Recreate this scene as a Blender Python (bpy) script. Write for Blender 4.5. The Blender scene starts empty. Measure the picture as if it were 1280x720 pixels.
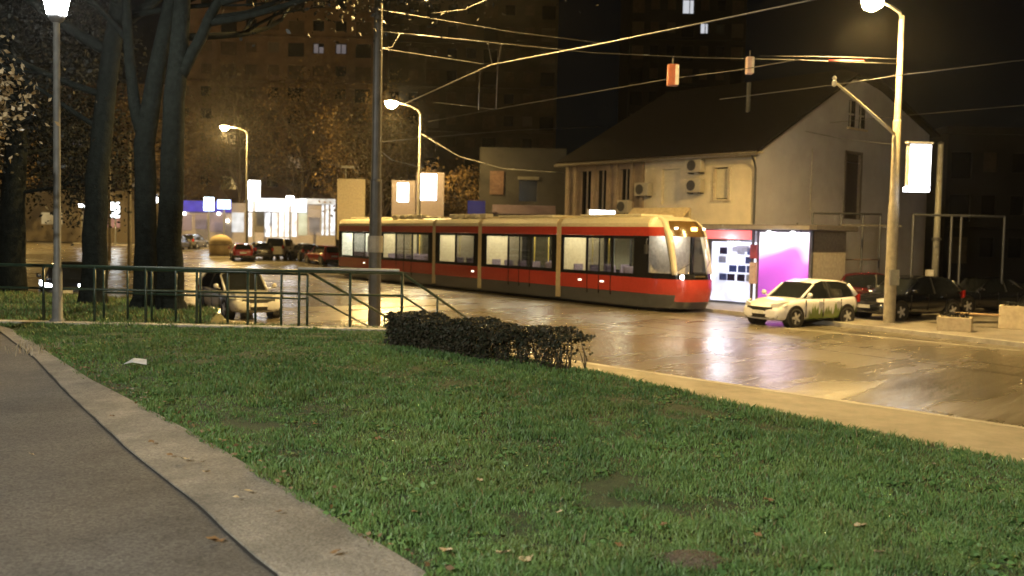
import bpy, bmesh, math, random
import numpy as np
from mathutils import Vector, Matrix
random.seed(7)
rng = np.random.default_rng(11)
SC = bpy.context.scene
COL = SC.collection

# ------------------------------------------------------------------ camera
FPX = 1191.0                      # focal length in pixels of a 1280 px wide frame
PITCH, ROLL, CAMZ = math.radians(3.03), 0.0215, 1.6
cam_d = bpy.data.cameras.new('camera')
cam = bpy.data.objects.new('camera', cam_d)
COL.objects.link(cam)
cam_d.sensor_width = 36.0
cam_d.lens = 36.0 * FPX / 1280.0
cam_d.clip_start, cam_d.clip_end = 0.1, 2000.0
CR = (Matrix.Rotation(math.pi / 2 - PITCH, 3, 'X') @ Matrix.Rotation(ROLL, 3, 'Z'))
cam.matrix_world = Matrix.Translation((0, 0, CAMZ)) @ CR.to_4x4()
cam_d.dof.use_dof = True
cam_d.dof.focus_distance = 9.5
cam_d.dof.aperture_fstop = 1.9
SC.camera = cam

# ------------------------------------------------------------------ night sky, moonlight, exposure
world = bpy.data.worlds.new('World')
SC.world = world
world.use_nodes = True
wn = world.node_tree
bg = wn.nodes['Background']
sky = wn.nodes.new('ShaderNodeTexSky')
sky.sky_type = 'NISHITA'
sky.sun_disc = False
sky.sun_elevation = math.radians(24)
sky.sun_rotation = math.radians(200)
wn.links.new(sky.outputs['Color'], bg.inputs['Color'])
bg.inputs['Strength'].default_value = 0.00012

SC.view_settings.view_transform = 'Standard'
SC.view_settings.look = 'None'
SC.view_settings.exposure = 1.3
SC.view_settings.gamma = 1.0
SC.render.engine = 'CYCLES'
cy = SC.cycles
cy.use_denoising = True
cy.max_bounces = 7
cy.diffuse_bounces = 2
cy.glossy_bounces = 3
cy.transmission_bounces = 4
cy.transparent_max_bounces = 10
cy.volume_bounces = 0
cy.sample_clamp_indirect = 4.0
cy.sample_clamp_direct = 60.0
cy.blur_glossy = 0.5
cy.caustics_reflective = False
cy.caustics_refractive = False
SC.render.filter_size = 1.7

# colours of light
SODIUM = (1.0, 0.64, 0.20)
COOL = (0.80, 0.90, 1.0)
PARKWHITE = (1.0, 0.97, 0.84)

# ------------------------------------------------------------------ image -> world
def ray(u, v):
    return CR @ Vector(((u - 640.0) / FPX, -(v - 360.0) / FPX, -1.0))
def PT(u, v, z):
    d = ray(u, v); t = (z - CAMZ) / d.z
    return Vector((d.x * t, d.y * t, z))
def AT(u, v, y):
    d = ray(u, v); t = y / d.y
    return Vector((d.x * t, y, CAMZ + d.z * t))

RZ = -1.05                                            # street level below the park
def rise(x, y):
    t = min(max((y - 62.0) / 40.0, 0.0), 1.0)
    return RZ + 0.95 * t * t * (3 - 2 * t)

# ------------------------------------------------------------------ materials
MATS = {}
def nodes(m):
    return m.node_tree.nodes, m.node_tree.links
def mat(name, col, rough=0.6, metal=0.0, spec=0.5, vary=0.25, scale=8.0, bump=0.0, bscale=60.0, coat=0.0, detail=5.0, speck=0.0):
    if name in MATS: return MATS[name]
    m = bpy.data.materials.new(name); m.use_nodes = True
    n, l = nodes(m); b = n['Principled BSDF']
    b.inputs['Roughness'].default_value = rough
    b.inputs['Metallic'].default_value = metal
    b.inputs['Specular IOR Level'].default_value = spec
    b.inputs['Coat Weight'].default_value = coat
    b.inputs['Coat Roughness'].default_value = 0.08
    tc = n.new('ShaderNodeTexCoord')
    nz = n.new('ShaderNodeTexNoise'); nz.inputs['Scale'].default_value = scale; nz.inputs['Detail'].default_value = detail
    nz.inputs['Roughness'].default_value = 0.65
    l.new(tc.outputs['Object'], nz.inputs['Vector'])
    mx = n.new('ShaderNodeMix'); mx.data_type = 'RGBA'
    mx.inputs['A'].default_value = (*[c * (1 - vary) for c in col], 1)
    mx.inputs['B'].default_value = (*[min(1, c * (1 + vary)) for c in col], 1)
    rp = n.new('ShaderNodeMapRange'); rp.inputs['From Min'].default_value = 0.3; rp.inputs['From Max'].default_value = 0.7
    l.new(nz.outputs['Fac'], rp.inputs['Value']); l.new(rp.outputs['Result'], mx.inputs['Factor'])
    l.new(mx.outputs['Result'], b.inputs['Base Color'])
    if speck > 0:                                   # stone chips in the surface and darker stains
        s1 = n.new('ShaderNodeTexVoronoi'); s1.inputs['Scale'].default_value = 75; l.new(tc.outputs['Object'], s1.inputs['Vector'])
        sx = n.new('ShaderNodeSeparateColor'); l.new(s1.outputs['Color'], sx.inputs[0])
        s2 = n.new('ShaderNodeMapRange'); s2.inputs['From Min'].default_value = 0; s2.inputs['From Max'].default_value = 1
        s2.inputs['To Min'].default_value = 1 - speck; s2.inputs['To Max'].default_value = 1 + speck; l.new(sx.outputs[0], s2.inputs['Value'])
        st_ = n.new('ShaderNodeTexNoise'); st_.inputs['Scale'].default_value = .9; st_.inputs['Detail'].default_value = 8; st_.inputs['Roughness'].default_value = .7; l.new(tc.outputs['Object'], st_.inputs['Vector'])
        s3 = n.new('ShaderNodeMapRange'); s3.inputs['From Min'].default_value = .35; s3.inputs['From Max'].default_value = .55; s3.inputs['To Min'].default_value = .72; s3.inputs['To Max'].default_value = 1.05
        l.new(st_.outputs['Fac'], s3.inputs['Value'])
        mm = n.new('ShaderNodeMath'); mm.operation = 'MULTIPLY'; l.new(s2.outputs['Result'], mm.inputs[0]); l.new(s3.outputs['Result'], mm.inputs[1])
        m3 = n.new('ShaderNodeMix'); m3.data_type = 'RGBA'; m3.blend_type = 'MULTIPLY'; m3.inputs['Factor'].default_value = 1
        l.new(mx.outputs['Result'], m3.inputs['A']); l.new(mm.outputs[0], m3.inputs['B']); l.new(m3.outputs['Result'], b.inputs['Base Color'])
    if bump > 0:
        bn = n.new('ShaderNodeTexNoise'); bn.inputs['Scale'].default_value = bscale; bn.inputs['Detail'].default_value = 4
        l.new(tc.outputs['Object'], bn.inputs['Vector'])
        bp = n.new('ShaderNodeBump'); bp.inputs['Strength'].default_value = bump; bp.inputs['Distance'].default_value = 0.02
        l.new(bn.outputs['Fac'], bp.inputs['Height']); l.new(bp.outputs['Normal'], b.inputs['Normal'])
    MATS[name] = m
    return m
def glow(name, col, strength, vary=0.0, scale=3.0):
    if name in MATS: return MATS[name]
    m = bpy.data.materials.new(name); m.use_nodes = True
    n, l = nodes(m); b = n['Principled BSDF']
    b.inputs['Base Color'].default_value = (*[.35 * c for c in col], 1)
    b.inputs['Emission Color'].default_value = (*col, 1)
    b.inputs['Emission Strength'].default_value = strength
    if vary > 0:
        tc = n.new('ShaderNodeTexCoord'); nz = n.new('ShaderNodeTexNoise'); nz.inputs['Scale'].default_value = scale
        l.new(tc.outputs['Object'], nz.inputs['Vector'])
        mr = n.new('ShaderNodeMapRange'); mr.inputs['From Min'].default_value = 0.3; mr.inputs['From Max'].default_value = 0.7
        mr.inputs['To Min'].default_value = strength * (1 - vary); mr.inputs['To Max'].default_value = strength * (1 + vary)
        l.new(nz.outputs['Fac'], mr.inputs['Value']); l.new(mr.outputs['Result'], b.inputs['Emission Strength'])
    m.cycles.emission_sampling = 'FRONT' if 3 <= strength < 60 else 'NONE'
    MATS[name] = m
    return m
def glass(name, tint=(0.75, 0.8, 0.78), refl=0.12, rough=0.03):
    if name in MATS: return MATS[name]
    m = bpy.data.materials.new(name); m.use_nodes = True
    n, l = nodes(m); n.remove(n['Principled BSDF'])
    tr = n.new('ShaderNodeBsdfTransparent'); tr.inputs['Color'].default_value = (*tint, 1)
    gl = n.new('ShaderNodeBsdfGlossy'); gl.inputs['Roughness'].default_value = rough
    fr = n.new('ShaderNodeLayerWeight'); fr.inputs['Blend'].default_value = 0.5
    pw = n.new('ShaderNodeMath'); pw.operation = 'POWER'; pw.inputs[1].default_value = 4.0; l.new(fr.outputs['Facing'], pw.inputs[0])
    ad = n.new('ShaderNodeMath'); ad.operation = 'MULTIPLY_ADD'; ad.inputs[1].default_value = .6; ad.inputs[2].default_value = refl
    l.new(pw.outputs[0], ad.inputs[0])
    mx = n.new('ShaderNodeMixShader'); l.new(ad.outputs[0], mx.inputs['Fac'])
    l.new(tr.outputs[0], mx.inputs[1]); l.new(gl.outputs[0], mx.inputs[2])
    l.new(mx.outputs[0], n['Material Output'].inputs['Surface'])
    MATS[name] = m
    return m

def M_wet_asphalt():
    m = bpy.data.materials.new('wet_asphalt'); m.use_nodes = True
    n, l = nodes(m); b = n['Principled BSDF']
    tc = n.new('ShaderNodeTexCoord')
    mp = n.new('ShaderNodeMapping'); mp.inputs['Rotation'].default_value = (0, 0, math.radians(42))
    l.new(tc.outputs['Object'], mp.inputs['Vector'])
    st = n.new('ShaderNodeMapping'); st.inputs['Scale'].default_value = (0.9, 0.10, 1)   # wheel tracks run along the street
    l.new(mp.outputs['Vector'], st.inputs['Vector'])
    wet = n.new('ShaderNodeTexNoise'); wet.inputs['Scale'].default_value = 0.9; wet.inputs['Detail'].default_value = 6
    wet.inputs['Roughness'].default_value = 0.6
    l.new(st.outputs['Vector'], wet.inputs['Vector'])
    pud = n.new('ShaderNodeTexNoise'); pud.inputs['Scale'].default_value = 0.22; pud.inputs['Detail'].default_value = 6
    l.new(tc.outputs['Object'], pud.inputs['Vector'])
    mix = n.new('ShaderNodeMath'); mix.operation = 'ADD'
    l.new(wet.outputs['Fac'], mix.inputs[0]); l.new(pud.outputs['Fac'], mix.inputs[1])
    rr = n.new('ShaderNodeMapRange'); rr.inputs['From Min'].default_value = 0.7; rr.inputs['From Max'].default_value = 1.35
    rr.inputs['To Min'].default_value = 0.37; rr.inputs['To Max'].default_value = 0.15
    l.new(mix.outputs[0], rr.inputs['Value']); l.new(rr.outputs['Result'], b.inputs['Roughness'])
    fine = n.new('ShaderNodeTexNoise'); fine.inputs['Scale'].default_value = 35; fine.inputs['Detail'].default_value = 4
    l.new(tc.outputs['Object'], fine.inputs['Vector'])
    cr = n.new('ShaderNodeMix'); cr.data_type = 'RGBA'
    cr.inputs['A'].default_value = (0.105, 0.092, 0.066, 1); cr.inputs['B'].default_value = (0.15, 0.132, 0.095, 1)
    l.new(wet.outputs['Fac'], cr.inputs['Factor'])
    c2 = n.new('ShaderNodeMix'); c2.data_type = 'RGBA'; c2.blend_type = 'MULTIPLY'; c2.inputs['Factor'].default_value = 0.5
    l.new(cr.outputs['Result'], c2.inputs['A'])
    fr = n.new('ShaderNodeMapRange'); fr.inputs['From Min'].default_value = .3; fr.inputs['From Max'].default_value = .7
    fr.inputs['To Min'].default_value = .5; fr.inputs['To Max'].default_value = 1.2
    l.new(fine.outputs['Fac'], fr.inputs['Value']); l.new(fr.outputs['Result'], c2.inputs['B'])
    l.new(c2.outputs['Result'], b.inputs['Base Color'])
    bn = n.new('ShaderNodeTexNoise'); bn.inputs['Scale'].default_value = 5.0; bn.inputs['Detail'].default_value = 6
    bn.inputs['Roughness'].default_value = 0.6
    l.new(st.outputs['Vector'], bn.inputs['Vector'])
    bp = n.new('ShaderNodeBump'); bp.inputs['Strength'].default_value = 0.42; bp.inputs['Distance'].default_value = 0.06
    l.new(bn.outputs['Fac'], bp.inputs['Height']); l.new(bp.outputs['Normal'], b.inputs['Normal'])
    b.inputs['Specular IOR Level'].default_value = 0.75
    return m

# ------------------------------------------------------------------ mesh builder
class MB:
    def __init__(s): s.v = []; s.f = []; s.m = []; s.cur = 0
    def mi(s, k): s.cur = k; return s
    def add(s, vs, fs):
        o = len(s.v); s.v += [tuple(p) for p in vs]
        for f in fs: s.f.append(tuple(o + i for i in f)); s.m.append(s.cur)
        return s
    def box(s, x0, x1, y0, y1, z0, z1):
        vs = [(x, y, z) for x in (x0, x1) for y in (y0, y1) for z in (z0, z1)]
        return s.add(vs, [(0, 1, 3, 2), (4, 6, 7, 5), (0, 4, 5, 1), (2, 3, 7, 6), (0, 2, 6, 4), (1, 5, 7, 3)])
    def cbox(s, c, size, rz=0.0):
        hx, hy, hz = [q / 2 for q in size]; ca, sa = math.cos(rz), math.sin(rz)
        vs = []
        for x in (-hx, hx):
            for y in (-hy, hy):
                for z in (-hz, hz):
                    vs.append((c[0] + x * ca - y * sa, c[1] + x * sa + y * ca, c[2] + z))
        return s.add(vs, [(0, 1, 3, 2), (4, 6, 7, 5), (0, 4, 5, 1), (2, 3, 7, 6), (0, 2, 6, 4), (1, 5, 7, 3)])
    def tube(s, pts, r, n=8, cap=True):
        pts = [Vector(p) for p in pts]; k = len(pts)
        rs = r if isinstance(r, (list, tuple)) else [r] * k
        vs = []; up = None
        for i, p in enumerate(pts):
            d = (pts[min(i + 1, k - 1)] - pts[max(i - 1, 0)]).normalized()
            if up is None: up = Vector((0, 0, 1)) if abs(d.z) < 0.9 else Vector((1, 0, 0))
            a = d.cross(up).normalized(); b = a.cross(d).normalized(); up = b
            for j in range(n):
                t = 2 * math.pi * j / n
                vs.append(p + (a * math.cos(t) + b * math.sin(t)) * rs[i])
        fs = [(i * n + j, i * n + (j + 1) % n, (i + 1) * n + (j + 1) % n, (i + 1) * n + j) for i in range(k - 1) for j in range(n)]
        if cap: fs += [tuple(range(n))[::-1], tuple((k - 1) * n + j for j in range(n))]
        return s.add(vs, fs)
    def lathe(s, prof, c=(0, 0, 0), n=16, axis='z', cap=True):
        vs = []
        for (r, z) in prof:
            for j in range(n):
                t = 2 * math.pi * j / n
                q = (r * math.cos(t), r * math.sin(t), z)
                if axis == 'y': q = (q[0], q[2], q[1])
                if axis == 'x': q = (q[2], q[0], q[1])
                vs.append((c[0] + q[0], c[1] + q[1], c[2] + q[2]))
        k = len(prof)
        fs = [(i * n + j, i * n + (j + 1) % n, (i + 1) * n + (j + 1) % n, (i + 1) * n + j) for i in range(k - 1) for j in range(n)]
        if cap: fs += [tuple(range(n))[::-1], tuple((k - 1) * n + j for j in range(n))]
        return s.add(vs, fs)
    def prism(s, poly, ext):
        k = len(poly); e = Vector(ext)
        vs = [Vector(p) for p in poly] + [Vector(p) + e for p in poly]
        fs = [tuple(range(k))[::-1], tuple(range(k, 2 * k))] + [(i, (i + 1) % k, k + (i + 1) % k, k + i) for i in range(k)]
        return s.add(vs, fs)
    def poly(s, pts): return s.add(pts, [tuple(range(len(pts)))])
    def loft(s, secs, closed=False, cap=True):
        k = len(secs[0]); vs = [p for q in secs for p in q]; fs = []
        m = k if closed else k - 1
        for i in range(len(secs) - 1):
            for j in range(m):
                fs.append((i * k + j, i * k + (j + 1) % k, (i + 1) * k + (j + 1) % k, (i + 1) * k + j))
        if cap and closed: fs += [tuple(range(k))[::-1], tuple((len(secs) - 1) * k + j for j in range(k))]
        return s.add(vs, fs)
    def build(s, name, mats, parent=None, smooth=False, bevel=0.0, sub=0, kind=None):
        me = bpy.data.meshes.new(name); me.from_pydata(s.v, [], s.f)
        if not isinstance(mats, (list, tuple)): mats = [mats]
        for q in mats: me.materials.append(q)
        me.polygons.foreach_set('material_index', s.m)
        bm = bmesh.new(); bm.from_mesh(me)
        bmesh.ops.recalc_face_normals(bm, faces=bm.faces); bm.to_mesh(me); bm.free()
        if smooth: me.polygons.foreach_set('use_smooth', [True] * len(me.polygons))
        o = bpy.data.objects.new(name, me); COL.objects.link(o)
        if parent: o.parent = parent
        if bevel > 0:
            q = o.modifiers.new('bevel', 'BEVEL'); q.width = bevel; q.segments = 2; q.limit_method = 'ANGLE'
        if sub:
            q = o.modifiers.new('sub', 'SUBSURF'); q.levels = sub; q.render_levels = sub
        if kind: o['kind'] = kind
        return o
def empty(name, loc=(0, 0, 0), rz=0.0):
    o = bpy.data.objects.new(name, None); COL.objects.link(o)
    o.location = loc; o.rotation_euler = (0, 0, rz); o.empty_display_size = 0.2
    return o
def tag(o, label, cat, group=None):
    o['label'] = label; o['category'] = cat
    if group: o['group'] = group
    return o
def copy_tree(o, parent=None):
    c = o.copy(); COL.objects.link(c)
    if parent: c.parent = parent
    for ch in list(o.children): copy_tree(ch, c)
    return c
def spot_light(name, loc, col, power, cone, radius=0.12, parent=None, blend=.55):
    d = bpy.data.lights.new(name, 'SPOT'); d.color = col; d.energy = power; d.shadow_soft_size = radius
    d.spot_size = math.radians(cone); d.spot_blend = blend
    o = bpy.data.objects.new(name, d); COL.objects.link(o); o.location = loc
    if parent: o.parent = parent
    return o
def point_light(name, loc, col, power, radius=0.12, parent=None):
    d = bpy.data.lights.new(name, 'POINT'); d.color = col; d.energy = power; d.shadow_soft_size = radius
    o = bpy.data.objects.new(name, d); COL.objects.link(o); o.location = loc
    if parent: o.parent = parent
    return o

# common materials
concrete = mat('concrete', (0.30, 0.275, 0.235), 0.85, vary=0.3, scale=5, bump=0.5, bscale=40)
pole_grey = mat('pole_grey', (0.14, 0.14, 0.13), 0.55, vary=0.25, scale=6)
pole_conc = mat('pole_concrete', (0.24, 0.215, 0.165), 0.8, vary=0.25, scale=4, bump=0.3)
dark_metal = mat('dark_metal', (0.03, 0.03, 0.032), 0.5)
green_rail = mat('green_rail_paint', (0.016, 0.034, 0.022), 0.4, vary=0.4, scale=20)
black_plastic = mat('black_plastic', (0.012, 0.012, 0.013), 0.45)
rubber = mat('rubber', (0.014, 0.014, 0.014), 0.8)
alloy = mat('alloy', (0.45, 0.45, 0.45), 0.35, metal=0.1, vary=0.15)
cable_m = mat('cable', (0.055, 0.053, 0.050), 0.5, metal=0.2, vary=0.3, scale=3)
carglass = mat('car_glass', (0.012, 0.014, 0.016), 0.06, spec=0.9, vary=0.1)
white_glow = glow('lightbox_white', (0.90, 0.93, 1.0), 5.5)

# ================================================================== GROUND
def sheet(name, pts, m, z=None, kind='structure', thick=0.0):
    b = MB()
    P = [(p[0], p[1], (p[2] if z is None else z)) for p in pts]
    if thick: b.prism([(p[0], p[1], p[2] - thick) for p in P], (0, 0, thick))
    else: b.poly(P)
    return b.build(name, m, kind=kind)

# wide ground to the horizon (follows the slight rise of the street)
earth = mat('dark_earth', (0.06, 0.055, 0.045), 0.9, vary=0.4, scale=0.6)
gb = MB()
ys = [-60, -10, 20, 50, 62, 70, 78, 86, 94, 102, 120, 200, 500, 1500]
secs = [[(x, y, rise(0, y) - 0.03) for x in (-900, -150, 0, 150, 900)] for y in ys]
gb.loft(secs); gb.build('ground', earth, kind='structure')

wet = M_wet_asphalt()
rb = MB()
ys = [-8, 5, 20, 40, 56, 62, 66, 70, 74, 78, 82, 86, 90, 94, 98, 102, 130, 190]
def far_edge(y):                                     # far kerb of the street
    K = [(-8, 36), (24, 14.5), (31.5, 10.2), (60, -7.5), (80, -16.5), (92, -26), (104, -48), (130, -80), (190, -140)]
    for (y0, x0), (y1, x1) in zip(K, K[1:]):
        if y0 <= y <= y1: return x0 + (x1 - x0) * (y - y0) / (y1 - y0)
def near_edge(y):
    K = [(-8, 24), (2.4, 17.3), (13.5, 7.25), (19.8, 1.33), (27.5, -8.5), (34, -19), (44, -60), (60, -90), (190, -220)]
    for (y0, x0), (y1, x1) in zip(K, K[1:]):
        if y0 <= y <= y1: return x0 + (x1 - x0) * (y - y0) / (y1 - y0)
yy = sorted(set(ys + [2.4, 13.5, 19.8, 24, 27.5, 31.5, 34, 44, 60, 80, 92, 104]))
rb.loft([[(near_edge(y) + (far_edge(y) - near_edge(y)) * t, y, rise(0, y)) for t in (0, .33, .66, 1)] for y in yy])
road = rb.build('road', wet, kind='structure')

# far pavement: a raised strip with a real kerb
pave_far_m = mat('pavement_far', (0.17, 0.155, 0.13), 0.5, vary=0.3, scale=1.5, bump=0.3)
kerb_m = mat('kerb_stone', (0.33, 0.31, 0.27), 0.7, vary=0.25, scale=3)
fb = MB(); kb = MB()
fy = [y for y in yy if 2 <= y <= 104]
fsec = []; ksec = []
for y in fy:
    x = far_edge(y); z = rise(0, y)
    ksec.append([(x, y, z - .05), (x, y, z + .13), (x + .16, y + .13, z + .13)])
    fsec.append([(x + .16, y + .13, z + .126), (x + 9, y + 8, z + .126)])
fb.loft(fsec); fb.build('pavement', pave_far_m, kind='structure')
kb.loft(ksec); kb.build('kerb', kerb_m, kind='structure')

# near pavement and kerb
pave_m = mat('pavement_near', (0.20, 0.18, 0.14), 0.75, vary=0.25, scale=2.5, bump=0.25, bscale=30)
kb = MB(); fb = MB(); ksec = []; fsec = []
for y in [y for y in yy if -8 <= y <= 60]:
    x = near_edge(y); z = RZ
    ksec.append([(x, y, z - .05), (x, y, z + .12), (x - .11, y - .12, z + .12)])
    fsec.append([(x - .11, y - .12, z + .116), (x - 3.2, y - 3.5, z + .116)])
kb.loft(ksec); kb.build('kerb', kerb_m, kind='structure')
fb.loft(fsec); fb.build('pavement', pave_m, kind='structure')

# tram rails (grooved rails lying flush in the asphalt)
TD = Vector((0.566, -0.826, 0)).normalized(); TN = Vector((0.826, 0.566, 0)).normalized()
TF = Vector((6.05, 34.3, RZ))
rail_m = mat('rail_steel', (0.25, 0.25, 0.25), 0.25, metal=0.9, vary=0.2)
tb = MB()
for off in (0.48, 1.92, -3.0, -4.44):
    a = TF + TN * off + TD * 26; c = TF + TN * off - TD * 33
    w = TN * 0.035
    tb.add([(a + w) + Vector((0, 0, .004)), (a - w) + Vector((0, 0, .004)), (c - w) + Vector((0, 0, .004)), (c + w) + Vector((0, 0, .004))], [(0, 1, 2, 3)])
tb.build('tram_rails', rail_m, kind='structure')
# painted lane line
paint = mat('road_paint', (0.55, 0.53, 0.47), 0.5, vary=0.35, scale=2)
lb = MB()
U = Vector((-.672, .741, 0)); N_ = Vector((.741, .672, 0))
for off, k0, k1 in ((11.9, -9, 16),):
    p = Vector((7.25, 13.5, RZ + .004)) + N_ * off + U * k0; q = Vector((7.25, 13.5, RZ + .004)) + N_ * off + U * k1; w = N_ * .06
    lb.add([p - w, p + w, q + w, q - w], [(0, 1, 2, 3)])
lb.build('lane_markings', paint, kind='structure')

# ---- park: path, concrete edge, lawn, bank
inner = [PT(u, v, 0) for u, v in ((420, 785), (345, 720), (320, 702), (240, 627), (160, 564), (78, 487), (44, 449), (0, 415.5), (-60, 399))]
outer = [PT(u, v, 0) for u, v in ((625, 785), (515, 720), (470, 693), (320, 600), (249, 555), (169, 511), (107, 478), (60, 447), (11, 414), (-55, 397))]
inner = [Vector((0.95, -3.5, 0)), Vector((0.2, 1.5, 0))] + inner[1:]
outer = [Vector((1.6, -3.5, 0)), Vector((.85, 1.5, 0))] + outer[1:]
asph = mat('park_asphalt', (0.080, 0.074, 0.068), 0.8, vary=0.25, scale=1.6, speck=.45, bump=0.6, bscale=140, detail=9)
sheet('park_path', [(-40, -3.5, 0), (inner[0].x + .05, -3.5, 0)] + [(p.x + .05, p.y, 0) for p in inner[1:]] + [(-40, 15.6, 0)], asph, z=0.0)
eb = MB()
edge_m = mat('edge_concrete', (0.185, 0.170, 0.145), 0.85, vary=0.32, scale=2.6, speck=.25, bump=0.7, bscale=50, detail=9)
def resample(pts, k):
    d = [0]
    for a, b in zip(pts, pts[1:]): d.append(d[-1] + (b - a).length)
    out = []
    for i in range(k):
        t = d[-1] * i / (k - 1); j = 0
        while j < len(d) - 2 and d[j + 1] < t: j += 1
        f = (t - d[j]) / max(1e-6, d[j + 1] - d[j]); out.append(pts[j].lerp(pts[j + 1], f))
    return out
ri, ro = resample(inner, 90), resample(outer, 90)
es = []
for k, (a, b) in enumerate(zip(ri, ro)):
    j = Vector((random.uniform(-.006, .006), 0, 0)) + Vector((0.010, 0.006, 0))
    a = a + j
    es.append([(a.x, a.y, -.06), (a.x, a.y, .014 + random.uniform(-.003, .003)), (b.x + .04, b.y + .02, .034), (b.x + .04, b.y + .02, -.1)])
eb.loft(es); eb.build('path_edge', edge_m, kind='structure')
# the dark open joint between asphalt and the concrete edge
jb = MB(); js = []
for k, a in enumerate(ri):
    w = .004 + .010 * random.random() * random.random()
    js.append([(a.x - w - .002, a.y, .004), (a.x + .016, a.y + .01, .004)])
jb.loft(js); jb.build('path_joint', mat('joint_dirt', (0.008, 0.007, 0.006), 0.95), kind='structure')

crest = [Vector(p) for p in ((9.5, -1.5, 0), (6.2, 3.6, 0), (3.76, 7.0, 0), (2.25, 9.2, 0), (1.0, 11.3, 0), (-.9, 13.9, 0), (-1.45, 15.0, 0), (-1.3, 16.3, 0))]
lawn_poly = [Vector((1.6, -3.5, 0))] + ro[3:] + [Vector((-12, 15.7, 0)), Vector((-2, 16.3, 0))] + crest[::-1]
lawn_xy = np.array([(p.x, p.y) for p in lawn_poly])
def inside(px, py, poly):
    c = np.zeros(len(px), bool); n = len(poly); j = n - 1
    for i in range(n):
        xi, yi = poly[i]; xj, yj = poly[j]
        t = ((yi > py) != (yj > py)) & (px < (xj - xi) * (py - yi) / (yj - yi + 1e-12) + xi)
        c ^= t; j = i
    return c
def lump(x, y):
    return .022 * np.sin(x * 1.7 + y * .6) * np.sin(y * 1.3 - x * .4) + .014 * np.sin(x * 4.1 + 1.3) * np.sin(y * 3.3 + .4)
soil = mat('lawn_soil', (0.022, 0.042, 0.013), 0.95, vary=0.5, scale=5, bump=0.6, bscale=50)
sheet('lawn', [(p.x, p.y, 0) for p in lawn_poly], soil, z=0.004)
# bank that drops from the lawn to the pavement
bb = MB()
cs = []
for p in crest:
    o = Vector((.741, .672, 0))
    cs.append([(p.x - .02, p.y, .004), (p.x + o.x * .25, p.y + o.y * .25, -.10), (p.x + o.x * 1.3, p.y + o.y * 1.3, -1.1)])
bb.loft(cs); bb.build('bank', soil, kind='structure')
# upper terrace behind the railing with the trees, then its own bank
terr = [(-40, 15.9, .0), (-2.1, 15.9, .0), (-2.15, 16.25, -.02), (-5.35, 16.6, -.05), (-6.1, 19.9, -.12), (-9, 22.3, -.16), (-14, 24.3, -.2), (-40, 31, -.2)]
leaf_soil = mat('leafy_soil', (0.065, 0.062, 0.022), 0.95, vary=0.6, scale=3, bump=0.6)
sheet('terrace', terr, leaf_soil)
bb = MB(); cs = []
for p in terr[1:]:
    cs.append([p, (p[0] + .6, p[1] + .9, -1.05)])
bb.loft(cs); bb.build('bank', leaf_soil, kind='structure')
# pale edging strip under the railing
gb = MB(); gb.box(-14, -2.05, 15.72, 16.02, -.05, .035)
gb.build('edging_strip', mat('edging', (0.36, 0.34, 0.29), 0.85, vary=0.3, scale=4), kind='structure', bevel=.01)

# ------------------------------------------------------------------ grass blades
def grass_mesh(name, px, py, pz, hgt, wid, m, colf):
    n = len(px)
    ang = rng.uniform(0, 2 * np.pi, n); lean = rng.uniform(.15, .95, n) * hgt
    la = rng.uniform(0, 2 * np.pi, n)
    dx, dy = np.cos(ang) * wid / 2, np.sin(ang) * wid / 2
    lx, ly = np.cos(la) * lean, np.sin(la) * lean
    V = np.zeros((n, 5, 3), np.float32)
    V[:, 0] = np.stack([px - dx, py - dy, pz], 1); V[:, 1] = np.stack([px + dx, py + dy, pz], 1)
    mx_, my_, mz_ = px + lx * .35, py + ly * .35, pz + hgt * .6
    V[:, 2] = np.stack([mx_ - dx * .75, my_ - dy * .75, mz_], 1); V[:, 3] = np.stack([mx_ + dx * .75, my_ + dy * .75, mz_], 1)
    V[:, 4] = np.stack([px + lx, py + ly, pz + hgt], 1)
    me = bpy.data.meshes.new(name)
    me.vertices.add(n * 5); me.vertices.foreach_set('co', V.ravel())
    base = (np.arange(n) * 5)[:, None]
    quad = base + np.array([0, 1, 3, 2]); tri = base + np.array([2, 3, 4])
    li = np.concatenate([quad, tri], 1).ravel().astype(np.int32)
    me.loops.add(n * 7); me.loops.foreach_set('vertex_index', li)
    me.polygons.add(n * 2)
    ls = np.stack([np.arange(n) * 7, np.arange(n) * 7 + 4], 1).ravel().astype(np.int32)
    me.polygons.foreach_set('loop_start', ls)
    me.update(calc_edges=True)
    at = me.attributes.new('tint', 'FLOAT_COLOR', 'POINT')
    c = np.repeat(colf, 5, axis=0); c = np.concatenate([c, np.ones((len(c), 1))], 1).astype(np.float32)
    at.data.foreach_set('color', c.ravel())
    me.materials.append(m)
    o = bpy.data.objects.new(name, me); COL.objects.link(o); o['kind'] = 'stuff'
    return o
gm = bpy.data.materials.new('grass_blade'); gm.use_nodes = True
n_, l_ = nodes(gm); b_ = n_['Principled BSDF']
a_ = n_.new('ShaderNodeAttribute'); a_.attribute_name = 'tint'
l_.new(a_.outputs['Color'], b_.inputs['Base Color']); b_.inputs['Roughness'].default_value = .5
b_.inputs['Specular IOR Level'].default_value = .35
def vnoise(x, y, f, seed):
    """smooth value noise on the lawn, 0..1"""
    r = np.random.default_rng(seed); T = r.uniform(0, 1, (64, 64))
    X, Y = x * f + 31.7, y * f + 17.3; xi, yi = np.floor(X).astype(int), np.floor(Y).astype(int); fx, fy = X - xi, Y - yi
    fx = fx * fx * (3 - 2 * fx); fy = fy * fy * (3 - 2 * fy)
    g = lambda a, c: T[a % 64, c % 64]
    return (g(xi, yi) * (1 - fx) + g(xi + 1, yi) * fx) * (1 - fy) + (g(xi, yi + 1) * (1 - fx) + g(xi + 1, yi + 1) * fx) * fy
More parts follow.
